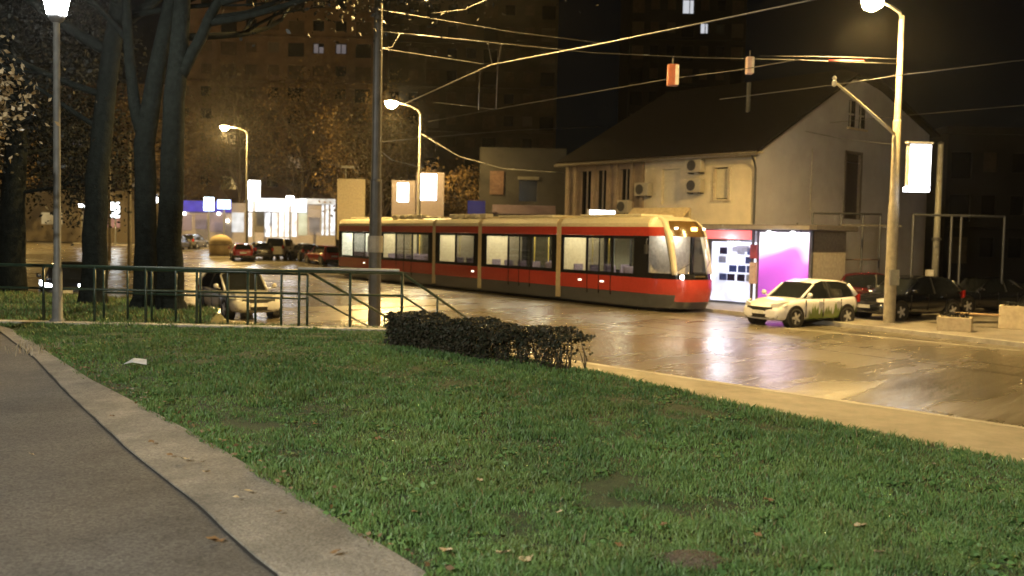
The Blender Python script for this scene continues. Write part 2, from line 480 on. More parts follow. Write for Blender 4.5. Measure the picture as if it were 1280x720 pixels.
def fbm(x, y, f, seed): return .5 * vnoise(x, y, f, seed) + .3 * vnoise(x, y, f * 2.1, seed + 1) + .2 * vnoise(x, y, f * 4.3, seed + 2)
def tints(x, y, n):
    patch = np.clip((fbm(x, y, .9, 3) - .3) * 2.4, 0, 1)
    fine = np.clip((fbm(x, y, 5.5, 9) - .28) * 2.2, 0, 1)
    t = np.clip(patch * .35 + fine * .35 + rng.uniform(0, .45, n), 0, 1)[:, None]
    A = np.array([.032, .078, .025]); B = np.array([.135, .235, .066])
    c = A * (1 - t) + B * t
    yel = np.clip((fbm(x, y, 1.6, 21) - .52) * 4, 0, 1)[:, None] * .22
    c = c * (1 - yel) + np.array([.17, .165, .045]) * yel
    dry = rng.uniform(0, 1, n) < .05
    c[dry] = np.array([.18, .14, .06]) * rng.uniform(.6, 1.1, dry.sum())[:, None]
    return c
N = 900000
gy = 3.4 * (16.2 / 3.4) ** rng.uniform(0, 1, N)
gx = rng.uniform(-.62, .62, N) * gy
k = inside(gx, gy, lawn_xy)
gx, gy = gx[k], gy[k]
# blades also grow over the rim of the concrete edge further away
clump = np.clip((fbm(gx, gy, 4.2, 40) - .25) * 2.0, 0, 1)
bare = np.clip((fbm(gx, gy, 1.3, 77) - .60) * 6, 0, 1)
keep = rng.uniform(0, 1, len(gx)) < (.22 + .62 * clump) * (1 - .06 * bare)
gx, gy, clump = gx[keep], gy[keep], clump[keep]
print('grass blades', len(gx))
h = rng.uniform(.018, .052, len(gx)) * (.55 + .95 * clump)
tall = rng.uniform(0, 1, len(gx)) < .02; h[tall] *= 1.7
w = np.clip(.0011 * gy, .0042, .016) * rng.uniform(.7, 1.3, len(gx))
grass_mesh('grass', gx, gy, lump(gx, gy) * .6 + .0, h, w, gm, tints(gx, gy, len(gx)))
wx = []; 
for _ in range(420):
    y = 3.6 * (14 / 3.6) ** random.random(); x = random.uniform(-.6, .6) * y
    if inside(np.array([x]), np.array([y]), lawn_xy)[0]: wx.append((x, y))
WP = []
for x, y in wx:
    for _ in range(random.randint(8, 22)): WP.append((x + random.gauss(0, .045), y + random.gauss(0, .045), .012 + random.random() * .035))
WP = np.array(WP)
# rough grass on the terrace behind the railing and on the bank
N = 60000
tx = rng.uniform(-14, -2, N); ty = rng.uniform(16.1, 23.5, N)
k = inside(tx, ty, np.array([(p[0], p[1]) for p in terr])); tx, ty = tx[k], ty[k]
tc_ = tints(tx, ty, len(tx)); 
tc_[rng.uniform(0, 1, len(tx)) < .3] = np.array([.12, .10, .035])
grass_mesh('grass', tx, ty, -.06 + 0 * tx, rng.uniform(.05, .13, len(tx)), rng.uniform(.012, .024, len(tx)), gm, tc_)
N = 26000
s = rng.uniform(0, 1, N); seg = rng.integers(0, len(crest) - 1, N)
ca = np.array([(p.x, p.y) for p in crest])
p = ca[seg] * (1 - s)[:, None] + ca[seg + 1] * s[:, None]; off = rng.uniform(0, .55, N)
kk = (p[:, 1] > 3)
grass_mesh('grass', p[kk, 0] + .741 * off[kk], p[kk, 1] + .672 * off[kk], -.45 * off[kk], rng.uniform(.03, .085, kk.sum()), rng.uniform(.007, .014, kk.sum()), gm, tints(p[kk, 0], p[kk, 1], kk.sum()))

# ================================================================== LAMPS
def lit_glass(name, col, strength):
    # frosted lamp glass: gives off light and lets the bulb inside shine through
    m = bpy.data.materials.new(name); m.use_nodes = True
    n, l = nodes(m); n.remove(n['Principled BSDF'])
    e = n.new('ShaderNodeEmission'); e.inputs['Color'].default_value = (*col, 1); e.inputs['Strength'].default_value = strength
    tr = n.new('ShaderNodeBsdfTransparent'); ad = n.new('ShaderNodeAddShader')
    l.new(e.outputs[0], ad.inputs[0]); l.new(tr.outputs[0], ad.inputs[1]); l.new(ad.outputs[0], n['Material Output'].inputs['Surface'])
    return m
park_glass = lit_glass('park_lamp_glass', (0.93, 0.97, 1.0), 20)
def make_park_lamp(label):
    t = empty('park_lamp'); tag(t, label, 'lamp post', 'park lamps on straight posts')
    MB().lathe([(.13, 0), (.13, .05), (.085, .09), (.075, .9), (.06, .95), (.052, 4.95), (.05, 5.0)], n=14).build('post', pole_grey, t, smooth=True)
    MB().lathe([(.06, 4.98), (.11, 5.02), (.13, 5.06), (.13, 5.10), (.10, 5.12)], n=20).build('lamp_base', mat('lamp_base', (.10, .10, .10), .5), t)
    MB().lathe([(.15, 5.12), (.235, 5.52), (.235, 5.54)], n=20).build('lamp_glass', park_glass, t, smooth=True)
    MB().lathe([(.30, 5.54), (.26, 5.62), (.12, 5.74), (.03, 5.80)], n=20).build('lamp_cap', mat('lamp_cap', (.05, .05, .05), .5), t)
    point_light('lamp_light', (0, 0, 5.42), PARKWHITE, 260, .15, t)
    return t
pl = make_park_lamp('grey park lamp post with bright white lantern at the left behind the railing path')
p0 = PT(72, 404, 0); pl.location = p0
pl2 = copy_tree(pl); pl2.location = (-4.6, -3.4, 0)
pl2['label'] = 'grey park lamp post standing beside the asphalt path behind the viewer'
for ch in pl2.children:
    if ch.type == 'LIGHT':
        ch.data = ch.data.copy(); ch.data.energy = 3000

bowl_m = glow('sodium_bowl', (1.0, 0.80, 0.42), 200)
head_m = mat('lamp_head_grey', (.18, .17, .15), .5)
def make_street_lamp(label, loc, height, arm, adir, power, pole_m=pole_conc, r0=.19, r1=.10, joints=True, lift=.35, group='street lamps with sodium heads', spill=.27):
    """pole with a curved arm; adir = direction (rad) of the arm"""
    t = empty('street_lamp', loc); tag(t, label, 'street lamp', group)
    b = MB(); b.tube([(0, 0, 0), (0, 0, height * .36), (0, 0, height * .365), (0, 0, height * .66), (0, 0, height * .665), (0, 0, height)],
                     [r0, r0 * .93, r0 * .80, r0 * .72, r1 * 1.1, r1 * .8], n=14)
    b.build('pole', pole_m, t, smooth=False)
    c, s = math.cos(adir), math.sin(adir)
    pts = [(0, 0, height - .15), (c * .15, s * .15, height + lift * .35), (c * arm * .45, s * arm * .45, height + lift * .8), (c * arm, s * arm, height + lift)]
    MB().tube(pts, [.06, .05, .045, .04], n=8).build('arm', head_m, t, smooth=True)
    hx, hz = arm + .25, height + lift
    b = MB(); secs = []
    for q, w, hh in ((-.42, .05, .04), (-.3, .11, .09), (0, .16, .12), (.3, .13, .10), (.42, .04, .04)):
        secs.append([(c * (hx + q) - s * y, s * (hx + q) + c * y, hz + z) for y, z in ((-w, 0), (-w * .8, hh * .8), (0, hh), (w * .8, hh * .8), (w, 0))])
    b.loft(secs, closed=True); b.build('lamp_head', head_m, t, smooth=True)
    b = MB(); secs = []
    for q, w, hh in ((-.38, .05, .05), (-.33, .17, .20), (-.2, .27, .32), (0, .32, .40), (.2, .28, .34), (.33, .18, .20), (.40, .05, .05)):
        secs.append([(c * (hx + q) - s * y, s * (hx + q) + c * y, hz - .012 - z) for y, z in ((-w, 0), (-w * .8, hh * .75), (0, hh), (w * .8, hh * .75), (w, 0))])
    b.loft(secs, closed=True); g = b.build('lamp_glass', bowl_m, t, smooth=True)
    spot_light('lamp_light', (c * hx, s * hx, hz - .60), SODIUM, power * 1.3, 168, .14, t, .5)
    point_light('lamp_spill', (c * hx, s * hx, hz - .60), SODIUM, power * spill, .14, t)
    return t
aroad = math.atan2(-.672, -.741)
LA = make_street_lamp('tall pale street lamp with glowing yellow head, in front of the gabled house', (12.4, 31.2, -.93), 9.95, 1.7, aroad, 2600, lift=.2)
LB = make_street_lamp('yellow street lamp behind the middle of the tram, close to the dark pole', (-5.75, 58, -.93), 9.9, 1.7, math.atan2(-.566, -.826), 3000, pole_grey, .12, .08, lift=.5, spill=.5)
LC = make_street_lamp('distant street lamp with small glowing head above the lit shop row', (-24, 86, -.3), 10.7, 1.8, math.pi, 3000, pole_grey, .13, .09, lift=.6, spill=1.3)
# lamps of the same row beyond and beside the frame
LDd = make_street_lamp('far street lamp at the left end of the street behind the tree trunks', (-52, 92, -.2), 10.2, 1.8, -.8, 2600, pole_grey, .13, .09, spill=1.3)
LE = make_street_lamp('street lamp on the near pavement to the right of the viewer', (17.6, 3.4, -.93), 10.2, 1.8, math.atan2(.672, .741), 2000, pole_conc)
# left pole: carries the overhead wires and a lamp above the picture
LP = make_street_lamp('dark slender wire pole carrying a street lamp above, between railing and tram', (-3.35, 23.2, -.93), 10.6, 1.9, math.atan2(.64, .77), 2800, mat('left_pole', (.05, .045, .036), .5, vary=.4, scale=3), .155, .10)
b = MB(); b.lathe([(.17, 2.1), (.185, 2.1), (.185, 2.5), (.17, 2.5)], n=14); b.build('pole_band', pole_conc, LP)
b = MB(); b.lathe([(.145, 3.45), (.17, 3.45), (.17, 3.9), (.145, 3.9)], n=14); b.build('pole_band', pole_conc, LA)
MB().cbox((0.02, -.22, 1.5), (.3, .1, .5)).build('access_door', pole_grey, LA)

# lightbox on the right pole
t = empty('advertising_lightbox', (13.0, 30.85, 4.15)); tag(t, 'white lit advertising box fixed to the right lamp pole', 'lightbox')
t.rotation_euler = (0, 0, .12)
MB().box(-.40, .40, -.09, .09, -.80, .80).build('box_frame', mat('lightbox_frame', (.35, .35, .36), .4), t, bevel=.015)
MB().box(-.35, .35, -.10, -.092, -.62, .70).build('lit_panel', white_glow, t)
MB().box(-.46, .34, -.13, .08, -.80, -.66).build('lit_foot', white_glow, t, bevel=.01)
MB().box(-.44, .42, -.11, .10, .74, .80).build('box_cap', mat('lightbox_frame', (.35, .35, .36), .4), t)

# ================================================================== RAILING AND STAIRS
t = empty('park_railing', (0, 16.0, 0)); tag(t, 'green two bar metal railing along the park edge', 'railing')
xs = [-9.6 + i * .86 for i in range(9)] + [-1.85]
top = .96
def dip(x): return 0.0
b = MB(); b.tube([(-14, 0, top), (-6, 0, top), (-1.85, 0, top)], .028); b.build('top_rail', green_rail, t, smooth=True)
b = MB(); b.tube([(-14, 0, .58), (-1.85, 0, .58)], .02); b.build('middle_rail', green_rail, t, smooth=True)
for x in [-13.4, -12.1, -10.85] + xs:
    MB().tube([(x, 0, 0), (x, 0, top)], .024).build('post', green_rail, t, smooth=True)
MB().box(-3.6, -1.9, -.035, .035, top + .03, top + .07).build('cap_plate', mat('rail_plate', (.32, .3, .26), .5), t, bevel=.005)
# second, inner run that leads to the stairs
t = empty('park_railing', (0, 16.28, -.02)); tag(t, 'green railing run behind the first one, leading to the stairs', 'railing')
MB().tube([(-7.2, .5, .92), (-4.4, .05, .92), (-3.5, 0, .92)], .024).build('top_rail', green_rail, t, smooth=True)
MB().tube([(-7.2, .5, .5), (-4.4, .05, .5), (-3.5, 0, .5)], .018).build('middle_rail', green_rail, t, smooth=True)
for x, y in ((-7.2, .5), (-6.75, .43), (-6.3, .36), (-5.85, .28), (-5.4, .21), (-4.9, .13), (-4.4, .05), (-3.95, .02), (-3.5, 0)):
    MB().tube([(x, y, -.05), (x, y, .92)], .022).build('post', green_rail, t, smooth=True)
# steps
b = MB()
for k in range(6):
    y0 = 16.15 + k * .5
    b.box(-3.3 + k * .16, -1.7 + k * .16, y0, y0 + .52, -1.0, -.002 - .165 * k)
tag(b.build('park_stairs', concrete, bevel=.01), 'concrete steps leading down from the park to the street', 'stairs')
def handrail(x0, lab, posts=True):
    t = empty('stair_handrail', (x0, 16.05, 0)); tag(t, lab, 'handrail', 'handrails of the park stairs')
    dx, dy, dz = .98, 2.75, -.98
    A = Vector((0, 0, .96)); B = Vector((dx, dy, .96 + dz))
    MB().tube([A, B, B + Vector((.09, .22, -.05)), B + Vector((.13, .30, -.2)), B + Vector((.13, .30, -.9))], .026).build('hand_bar', green_rail, t, smooth=True)
    MB().tube([A - Vector((0, 0, .38)), B - Vector((0, 0, .38))], .018).build('lower_bar', green_rail, t, smooth=True)
    for f in (.5, .97):
        q = A.lerp(B, f); MB().tube([q, q - Vector((0, 0, .95))], .022).build('post', green_rail, t, smooth=True)
handrail(-1.85, 'green stair handrail going down to the street beside the low hedge')
handrail(-3.45, 'green stair handrail on the far side of the steps, nearest the dark pole')

# ================================================================== HEDGE
leaf_m = {}
def leafmat(name, c0, c1, rough=.6):
    if name in leaf_m: return leaf_m[name]
    m = bpy.data.materials.new(name); m.use_nodes = True
    n, l = nodes(m); b = n['Principled BSDF']; b.inputs['Roughness'].default_value = rough; b.inputs['Specular IOR Level'].default_value = .3
    g = n.new('ShaderNodeNewGeometry'); mx = n.new('ShaderNodeMix'); mx.data_type = 'RGBA'
    mx.inputs['A'].default_value = (*c0, 1); mx.inputs['B'].default_value = (*c1, 1)
    l.new(g.outputs['Random Per Island'], mx.inputs['Factor']); l.new(mx.outputs['Result'], b.inputs['Base Color'])
    leaf_m[name] = m; return m
def leaf_cloud(name, P, size, m, parent=None, flat=.0):
    """P: Nx3 centres; one bent leaf (2 tris as a folded quad) per centre"""
    n = len(P); d1 = rng.normal(size=(n, 3)); d1[:, 2] *= (1 - flat); d1 /= np.linalg.norm(d1, axis=1)[:, None]
    d2 = rng.normal(size=(n, 3)); d2 -= (d2 * d1).sum(1)[:, None] * d1; d2 /= np.linalg.norm(d2, axis=1)[:, None]
    s = (size * rng.uniform(.6, 1.35, n))[:, None]; nrm = np.cross(d1, d2)
    V = np.zeros((n, 4, 3), np.float32)
    V[:, 0] = P - d1 * s * .5; V[:, 1] = P + d2 * s * .28 + nrm * s * .08; V[:, 2] = P + d1 * s * .5; V[:, 3] = P - d2 * s * .28 + nrm * s * .08
    me = bpy.data.meshes.new(name); me.vertices.add(n * 4); me.vertices.foreach_set('co', V.ravel())
    me.loops.add(n * 4); me.loops.foreach_set('vertex_index', np.arange(n * 4, dtype=np.int32))
    me.polygons.add(n); me.polygons.foreach_set('loop_start', (np.arange(n) * 4).astype(np.int32)); me.update(calc_edges=True)
    me.materials.append(m); o = bpy.data.objects.new(name, me); COL.objects.link(o)
    if parent: o.parent = parent
    return o
o = leaf_cloud('weeds', WP, .042, leafmat('weed_leaf', (.035, .085, .022), (.10, .19, .05)), flat=.75); o['kind'] = 'stuff'
h0, h1 = Vector((-1.80, 13.75, 0)), Vector((.62, 11.28, 0))
hd = (h1 - h0); hl = hd.length; hd.normalize(); hn = Vector((-hd.y, hd.x, 0))
if hn.y < 0: hn = -hn
t = empty('hedge', h0); tag(t, 'low trimmed dark hedge at the edge of the lawn', 'hedge')
n = 26000
a = rng.uniform(0, 1, n); wv = rng.uniform(0, .62, n); z = rng.uniform(0, 1, n)
surf = rng.uniform(0, 1, n); 
z = np.where(surf < .35, rng.uniform(.9, 1.03, n), z); wv = np.where((surf >= .35) & (surf < .7), rng.uniform(-.05, .06, n), wv)
hh = .41 + .035 * np.sin(a * 17) + .02 * np.sin(a * 43 + 1)
keep = rng.uniform(0, 1, n) < np.where(a > .62, np.where(z < .62, .30, .7) * (1.25 - .55 * (a - .6) / .4), 1)
keep &= ~((a > .5) & (np.sin(a * 61) > .35) & (z < .7) & (rng.uniform(0, 1, n) < .8))
P = np.stack([hd.x * a * hl + hn.x * wv, hd.y * a * hl + hn.y * wv, .03 + z * hh], 1)[keep]
leaf_cloud('foliage', P, .052, leafmat('hedge_leaf', (.016, .024, .012), (.05, .038, .022)), t)
b = MB()
for i in range(46):
    a_ = random.random() * hl; w_ = random.uniform(.05, .55); p = hd * a_ + hn * w_
    for _ in range(3):
        q = p + Vector((random.uniform(-.12, .12), random.uniform(-.12, .12), random.uniform(.28, .42)))
        b.tube([p, p.lerp(q, .5) + Vector((random.uniform(-.03, .03), 0, 0)), q], [.009, .006, .003], n=4)
b.build('stems', mat('hedge_stem', (.06, .045, .03), .8), t, kind='stuff')

# ================================================================== TREES
bark = mat('bark_dark', (0.008, 0.010, 0.0085), 0.95, spec=.08, vary=0.45, scale=9, bump=0.9, bscale=22)
bark_b = mat('bark_brown', (0.11, 0.085, 0.055), 0.9, vary=0.4, scale=7, bump=0.7)
def limb(b, tips, p, d, length, r, depth, spread=.55, kids=(2, 3), up=.12, seg=4):
    pts = [p.copy()]; rs = [r]; q = p.copy(); dd = d.normalized()
    for i in range(seg):
        dd = (dd + Vector((random.gauss(0, .10), random.gauss(0, .10), random.gauss(0, .06) + up * .25))).normalized()
        q = q + dd * (length / seg); pts.append(q.copy()); rs.append(r * (1 - .42 * (i + 1) / seg))
    b.tube(pts, rs, n=7 if depth > 2 else (5 if depth > 0 else 3), cap=(depth == 0))
    if depth == 0:
        tips.append((q, dd)); return
    for k in range(random.randint(*kids) + (1 if depth > 1 else 0)):
        f = random.uniform(.45, 1.0) if k else 1.0
        i = min(seg, max(1, int(round(f * seg)))); s0 = pts[i]
        nd = (dd + Vector((random.gauss(0, spread), random.gauss(0, spread), random.gauss(up, spread * .6)))).normalized()
        limb(b, tips, s0, nd, length * random.uniform(.55, .8), rs[i] * random.uniform(.55, .75), depth - 1, spread, kids, up, seg)
def tree(name, label, base, trunk, radii, starts, depth, blen, lm, per, lsize, bm=bark, cat='tree', group=None, spread=.55, up=.12, rad=.45, drop=0):
    t = empty(name, base); tag(t, label, cat, group)
    b = MB(); tips = []
    for tr, rr in zip(trunk, radii):
        pts = [Vector(q) for q in tr]
        # smooth the poly-line a little
        fine = []; fr = []
        for i in range(len(pts) - 1):
            for s_ in (0, .34, .67):
                w_ = Vector((random.gauss(0, .015), random.gauss(0, .015), 0)) if (i or s_) else Vector((0, 0, 0))
                fine.append(pts[i].lerp(pts[i + 1], s_) + w_); fr.append(rr[i] + (rr[i + 1] - rr[i]) * s_)
        fine.append(pts[-1]); fr.append(rr[-1]); b.tube(fine, fr, n=12)
    tb = b.build('trunk', bm, t, smooth=True)
    b2 = MB()
    for (p, d, r) in starts:
        limb(b2, tips, Vector(p), Vector(d), blen * random.uniform(.85, 1.15), r, depth, spread, up=up)
    b2.build('limbs', bm, t, smooth=True)
    if lm and per:
        T = np.array([tuple(q) for q, _ in tips])
        P = np.repeat(T, per, axis=0) + rng.normal(size=(len(T) * per, 3)) * rad
        if drop: P[:, 2] -= np.abs(rng.normal(size=len(P))) * drop
        leaf_cloud('crown', P, lsize, lm, t)
    return t
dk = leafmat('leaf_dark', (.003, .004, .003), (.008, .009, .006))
# three dark trunks behind the railing
b0 = Vector((-9.05, 20.6, -.14))
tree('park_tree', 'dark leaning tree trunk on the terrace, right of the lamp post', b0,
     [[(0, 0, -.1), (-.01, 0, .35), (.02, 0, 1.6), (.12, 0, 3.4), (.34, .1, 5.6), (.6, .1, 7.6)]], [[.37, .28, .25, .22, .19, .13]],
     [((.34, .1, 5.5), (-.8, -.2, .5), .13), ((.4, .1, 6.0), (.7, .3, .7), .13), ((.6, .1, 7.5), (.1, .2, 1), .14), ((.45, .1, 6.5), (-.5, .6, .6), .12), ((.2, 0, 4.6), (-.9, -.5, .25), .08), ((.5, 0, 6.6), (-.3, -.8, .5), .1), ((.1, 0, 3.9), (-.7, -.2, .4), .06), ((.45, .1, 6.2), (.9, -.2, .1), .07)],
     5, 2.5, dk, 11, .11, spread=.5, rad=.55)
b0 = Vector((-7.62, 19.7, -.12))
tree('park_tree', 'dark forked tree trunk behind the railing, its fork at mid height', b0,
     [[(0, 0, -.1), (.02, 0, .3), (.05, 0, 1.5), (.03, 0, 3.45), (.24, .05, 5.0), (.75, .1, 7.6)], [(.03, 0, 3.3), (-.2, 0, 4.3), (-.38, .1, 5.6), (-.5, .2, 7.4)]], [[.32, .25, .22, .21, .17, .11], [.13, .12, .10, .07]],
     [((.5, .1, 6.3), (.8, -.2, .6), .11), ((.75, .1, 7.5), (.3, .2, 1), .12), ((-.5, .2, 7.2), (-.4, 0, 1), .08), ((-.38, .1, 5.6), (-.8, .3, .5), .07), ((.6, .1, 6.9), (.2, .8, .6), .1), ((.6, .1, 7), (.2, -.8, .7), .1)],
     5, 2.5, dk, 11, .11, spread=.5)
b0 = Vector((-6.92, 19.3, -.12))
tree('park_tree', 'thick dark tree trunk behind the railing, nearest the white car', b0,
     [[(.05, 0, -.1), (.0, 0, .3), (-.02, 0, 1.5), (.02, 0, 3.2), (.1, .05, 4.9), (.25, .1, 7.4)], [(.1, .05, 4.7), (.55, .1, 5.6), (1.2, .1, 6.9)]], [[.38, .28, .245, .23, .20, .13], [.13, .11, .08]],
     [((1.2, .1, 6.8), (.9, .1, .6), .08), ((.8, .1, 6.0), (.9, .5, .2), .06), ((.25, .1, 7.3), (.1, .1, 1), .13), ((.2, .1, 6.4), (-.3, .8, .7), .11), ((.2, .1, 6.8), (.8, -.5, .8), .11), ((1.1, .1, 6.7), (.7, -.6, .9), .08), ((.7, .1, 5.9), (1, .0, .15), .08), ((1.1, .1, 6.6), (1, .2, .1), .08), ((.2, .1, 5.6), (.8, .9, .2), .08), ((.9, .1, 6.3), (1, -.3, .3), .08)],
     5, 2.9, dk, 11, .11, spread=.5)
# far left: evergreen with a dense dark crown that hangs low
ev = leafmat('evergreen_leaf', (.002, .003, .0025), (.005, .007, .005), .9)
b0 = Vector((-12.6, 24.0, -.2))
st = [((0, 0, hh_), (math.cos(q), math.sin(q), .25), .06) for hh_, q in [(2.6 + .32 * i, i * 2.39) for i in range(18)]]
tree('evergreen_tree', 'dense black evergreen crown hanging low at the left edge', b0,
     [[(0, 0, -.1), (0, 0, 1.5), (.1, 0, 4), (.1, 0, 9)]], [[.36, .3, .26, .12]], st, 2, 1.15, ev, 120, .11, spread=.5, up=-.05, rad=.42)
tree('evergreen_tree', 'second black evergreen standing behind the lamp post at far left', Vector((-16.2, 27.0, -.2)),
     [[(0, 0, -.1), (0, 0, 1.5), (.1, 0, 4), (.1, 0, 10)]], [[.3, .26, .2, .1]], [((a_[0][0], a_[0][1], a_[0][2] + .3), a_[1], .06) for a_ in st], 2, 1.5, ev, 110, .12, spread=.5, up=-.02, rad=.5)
# branch with pale lit leaves reaching in from the left
lit_leaf = leafmat('autumn_pale_leaf', (.30, .22, .11), (.42, .34, .22))
b0 = Vector((-7.02, 10.6, 0))
tree('autumn_tree', 'branch of pale lit autumn leaves at the left edge near the lamp', b0,
     [[(0, 0, -.05), (-.05, 0, 1.2), (.0, 0, 2.4), (.2, 0, 3.3)]], [[.13, .10, .08, .05]],
     [((.05, 0, 2.5), (.9, .1, .35), .03), ((.2, 0, 3.0), (.8, -.1, .1), .03), ((.1, 0, 2.9), (.9, -.3, .1), .03), ((0, 0, 2.4), (-.8, .3, .6), .03)],
     2, .62, lit_leaf, 60, .075, spread=.45, up=0, rad=.16)
# brown autumn trees along the far pavements
br = leafmat('brown_leaf', (.085, .055, .022), (.19, .125, .05))
ol = leafmat('olive_leaf', (.05, .045, .02), (.11, .085, .04))
far_trees = [(-40, 112, 12.5, br), (-33, 115, 15.0, ol), (-25, 113, 14.5, br), (-19.5, 112, 13.0, ol), (-15.2, 97, 11.5, br), (-46, 118, 13.5, ol), (-4.3, 66, 5.2, br), (-1.2, 70, 5.2, ol),
             (-55, 100, 10, br), (-11.5, 84, 9.2, ol)]
far_labels = ['brown leaved street tree above the blue shop sign', 'olive brown street tree left of the distant lamp', 'tall brown autumn tree above the bright white shop',
              'olive autumn tree above the right end of the shop row', 'brown tree behind the rear of the tram, left of the dark pole', 'large autumn tree furthest left behind the shop row',
              'small russet tree behind the tram beside the lit billboards', 'small dark tree left of the brick panel behind the tram', 'brown tree seen between the dark park trunks', 'tree behind the beige billboard at the tram rear']
for i, (x, y, hgt, lm) in enumerate(far_trees):
    z0 = rise(x, y); s_ = hgt / 9.0
    st = []
    for k in range(13):
        q = k * 2.39 + i; zz = hgt * (.22 + .055 * k)
        st.append(((0, 0, zz), (math.cos(q) * .8, math.sin(q) * .8, .75), .09 * s_))
    tree('street_tree', far_labels[i], (x, y, z0), [[(0, 0, 0), (.05, 0, hgt * .3), (0, .1, hgt * .55), (.1, 0, hgt * .85)]], [[.2 * s_, .16 * s_, .12 * s_, .05 * s_]],
         st, 3, 2.4 * s_, lm, 9, .17 + .10 * s_, bm=bark_b, group='street trees behind the tram and shops', spread=.5, rad=.5 * s_)

# ================================================================== TRAM
red_p = mat('tram_red', (0.30, 0.032, 0.022), 0.26, spec=.6, vary=.08, coat=.6)
cream_p = mat('tram_cream', (0.46, 0.42, 0.31), 0.35, vary=.1, coat=.3)
grey_p = mat('tram_grey', (0.045, 0.047, 0.05), 0.35, vary=.15, coat=.2)
band_p = mat('tram_black_band', (0.010, 0.010, 0.011), 0.12, spec=.6, vary=.1)
in_wall = mat('tram_inner', (0.55, 0.54, 0.48), 0.6)
in_floor = mat('tram_floor', (0.12, 0.12, 0.12), 0.6)
seat_m = mat('tram_seat', (0.10, 0.07, 0.09), 0.8)
grab_m = mat('tram_grab_pole', (0.5, 0.36, 0.05), 0.4)
ceil_g = glow('tram_ceiling_light', (1.0, 0.95, 0.80), 22)
win_g = glass('tram_window_glass', (.86, .88, .84), .03, .02)
win_d = glass('tram_door_glass', (.52, .53, .52), .05, .02)
bel_m = mat('tram_joint', (0.30, 0.24, 0.14), 0.6, vary=.2)
tram = empty('tram', TF + TN * 1.2, math.atan2(TD.y, TD.x))
tag(tram, 'red and cream articulated low floor tram running along the wet street', 'tram')
J = [-1.75, -7.28, -13.5, -17.9, -24.2, -29.7]
HW = 1.2
Z0, Z1, Z2, Z3, Z4, Z5 = .14, .66, 1.24, 2.82, 3.16, 3.56
openings = [
    [(-6.95, -5.45), (-5.35, -3.85), (-3.72, -2.55)],
    [(-12.95, -11.15), (-11.05, -9.35), (-9.22, -7.75)],
    [(-17.35, -15.8), (-15.68, -14.05)],
    [(-23.7, -22.2), (-22.08, -20.3), (-20.2, -18.5)],
    [(-29.3, -27.7), (-27.6, -26.1), (-26.0, -24.6)]]
def side_wall(b, y, x0, x1, ops, zw0=1.38, zw1=2.70):
    e = .05; s = 1 if y > 0 else -1
    yi, yo = (y - s * e, y)
    lo, hi = min(yi, yo), max(yi, yo)
    b.mi(2).box(x0, x1, lo - (s < 0) * -.03, hi - (s > 0) * .03, Z0, Z1)         # skirt, slightly inset
    b.mi(0).box(x0, x1, lo, hi, Z1 + .002, Z2)
    b.mi(3).box(x0, x1, lo, hi, Z2 + .002, zw0); b.box(x0, x1, lo, hi, zw1, Z3)
    xs = [x0] + [q for o in sorted(ops) for q in o] + [x1]
    for a, c in zip(xs[0::2], xs[1::2]): b.box(a, c, lo, hi, zw0, zw1)
    b.mi(0).box(x0, x1, lo, hi, Z3 + .002, Z4)
for k in range(5):
    x1, x0 = J[k] - (.0 if k == 0 else .16), J[k + 1] + (.16 if k < 4 else 0)
    b = MB()
    side_wall(b, -HW, x0, x1, openings[k]); side_wall(b, HW, x0, x1, openings[k])
    # roof with rounded cheeks
    sec = [(-HW, Z4 + .002), (-HW, 3.30), (-1.1, 3.48), (-.85, Z5), (.85, Z5), (1.1, 3.48), (HW, 3.30), (HW, Z4 + .002)]
    b.mi(1).loft([[(x0, y, z) for y, z in sec], [(x1, y, z) for y, z in sec]], closed=True)
    b.mi(5).box(x0, x1, -1.14, 1.14, .36, .42)                                # floor
    b.mi(4).box(x0, x1, -1.14, 1.14, 3.02, 3.06)                              # ceiling
    if k == 4: b.mi(0).box(x0 - .08, x0, -1.12, 1.12, .3, 3.3); b.mi(4).box(x0 + .002, x0 + .03, -1.12, 1.12, .43, 3.0)
    body = b.build('carriage', [red_p, cream_p, grey_p, band_p, in_wall, in_floor], tram)
    for (a, c) in openings[k]:
        for s in (-1, 1):
            MB().box(a, c, s * (HW - .03) - .004, s * (HW - .03) + .004, 1.38, 2.70).build('window', win_d if (a, c) == openings[k][1] else win_g, body)
    MB().box(x0 + .2, x1 - .2, -.62, -.42, 2.985, 3.015).box(x0 + .2, x1 - .2, .42, .62, 2.985, 3.015).build('ceiling_light', ceil_g, body)
    # seats, grab poles
    xx = x0 + .7
    while xx < x1 - .6:
        for y in (-.82, .82):
            if random.random() < .8:
                MB().box(xx, xx + .42, y - .24, y + .24, .82, .90).box(xx, xx + .06, y - .24, y + .24, .90, 1.62).box(xx + .1, xx + .3, y - .15, y + .15, .42, .82).build('seat', seat_m, body, bevel=.02)
        if random.random() < .7: MB().tube([(xx + .55, -.5, .42), (xx + .55, -.5, 3.0)], .02, n=6).build('grab_pole', grab_m, body)
        xx += 1.05
    if k in (0, 1, 3):                                                          # double doors
        a, c = openings[k][1]
        MB().box((a + c) / 2 - .02, (a + c) / 2 + .02, -HW - .004, -HW + .03, .5, 2.75).box(a, a + .04, -HW - .004, -HW + .03, .5, 1.36).box(c - .04, c, -HW - .004, -HW + .03, .5, 1.36).build('door_seam', band_p, body)
    b = MB(); b.box(x0 + .8, x1 - .8, -.85, .85, Z5 + .002, Z5 + .11); b.build('roof_unit', cream_p, body, bevel=.05)
    if k in (2, 3):
        for q in range(4): MB().box(x0 + 1 + q * .95, x0 + 1.55 + q * .95, -1.0, -.55, Z5 - .02, Z5 + .20).build('roof_box', cream_p, body, bevel=.04)
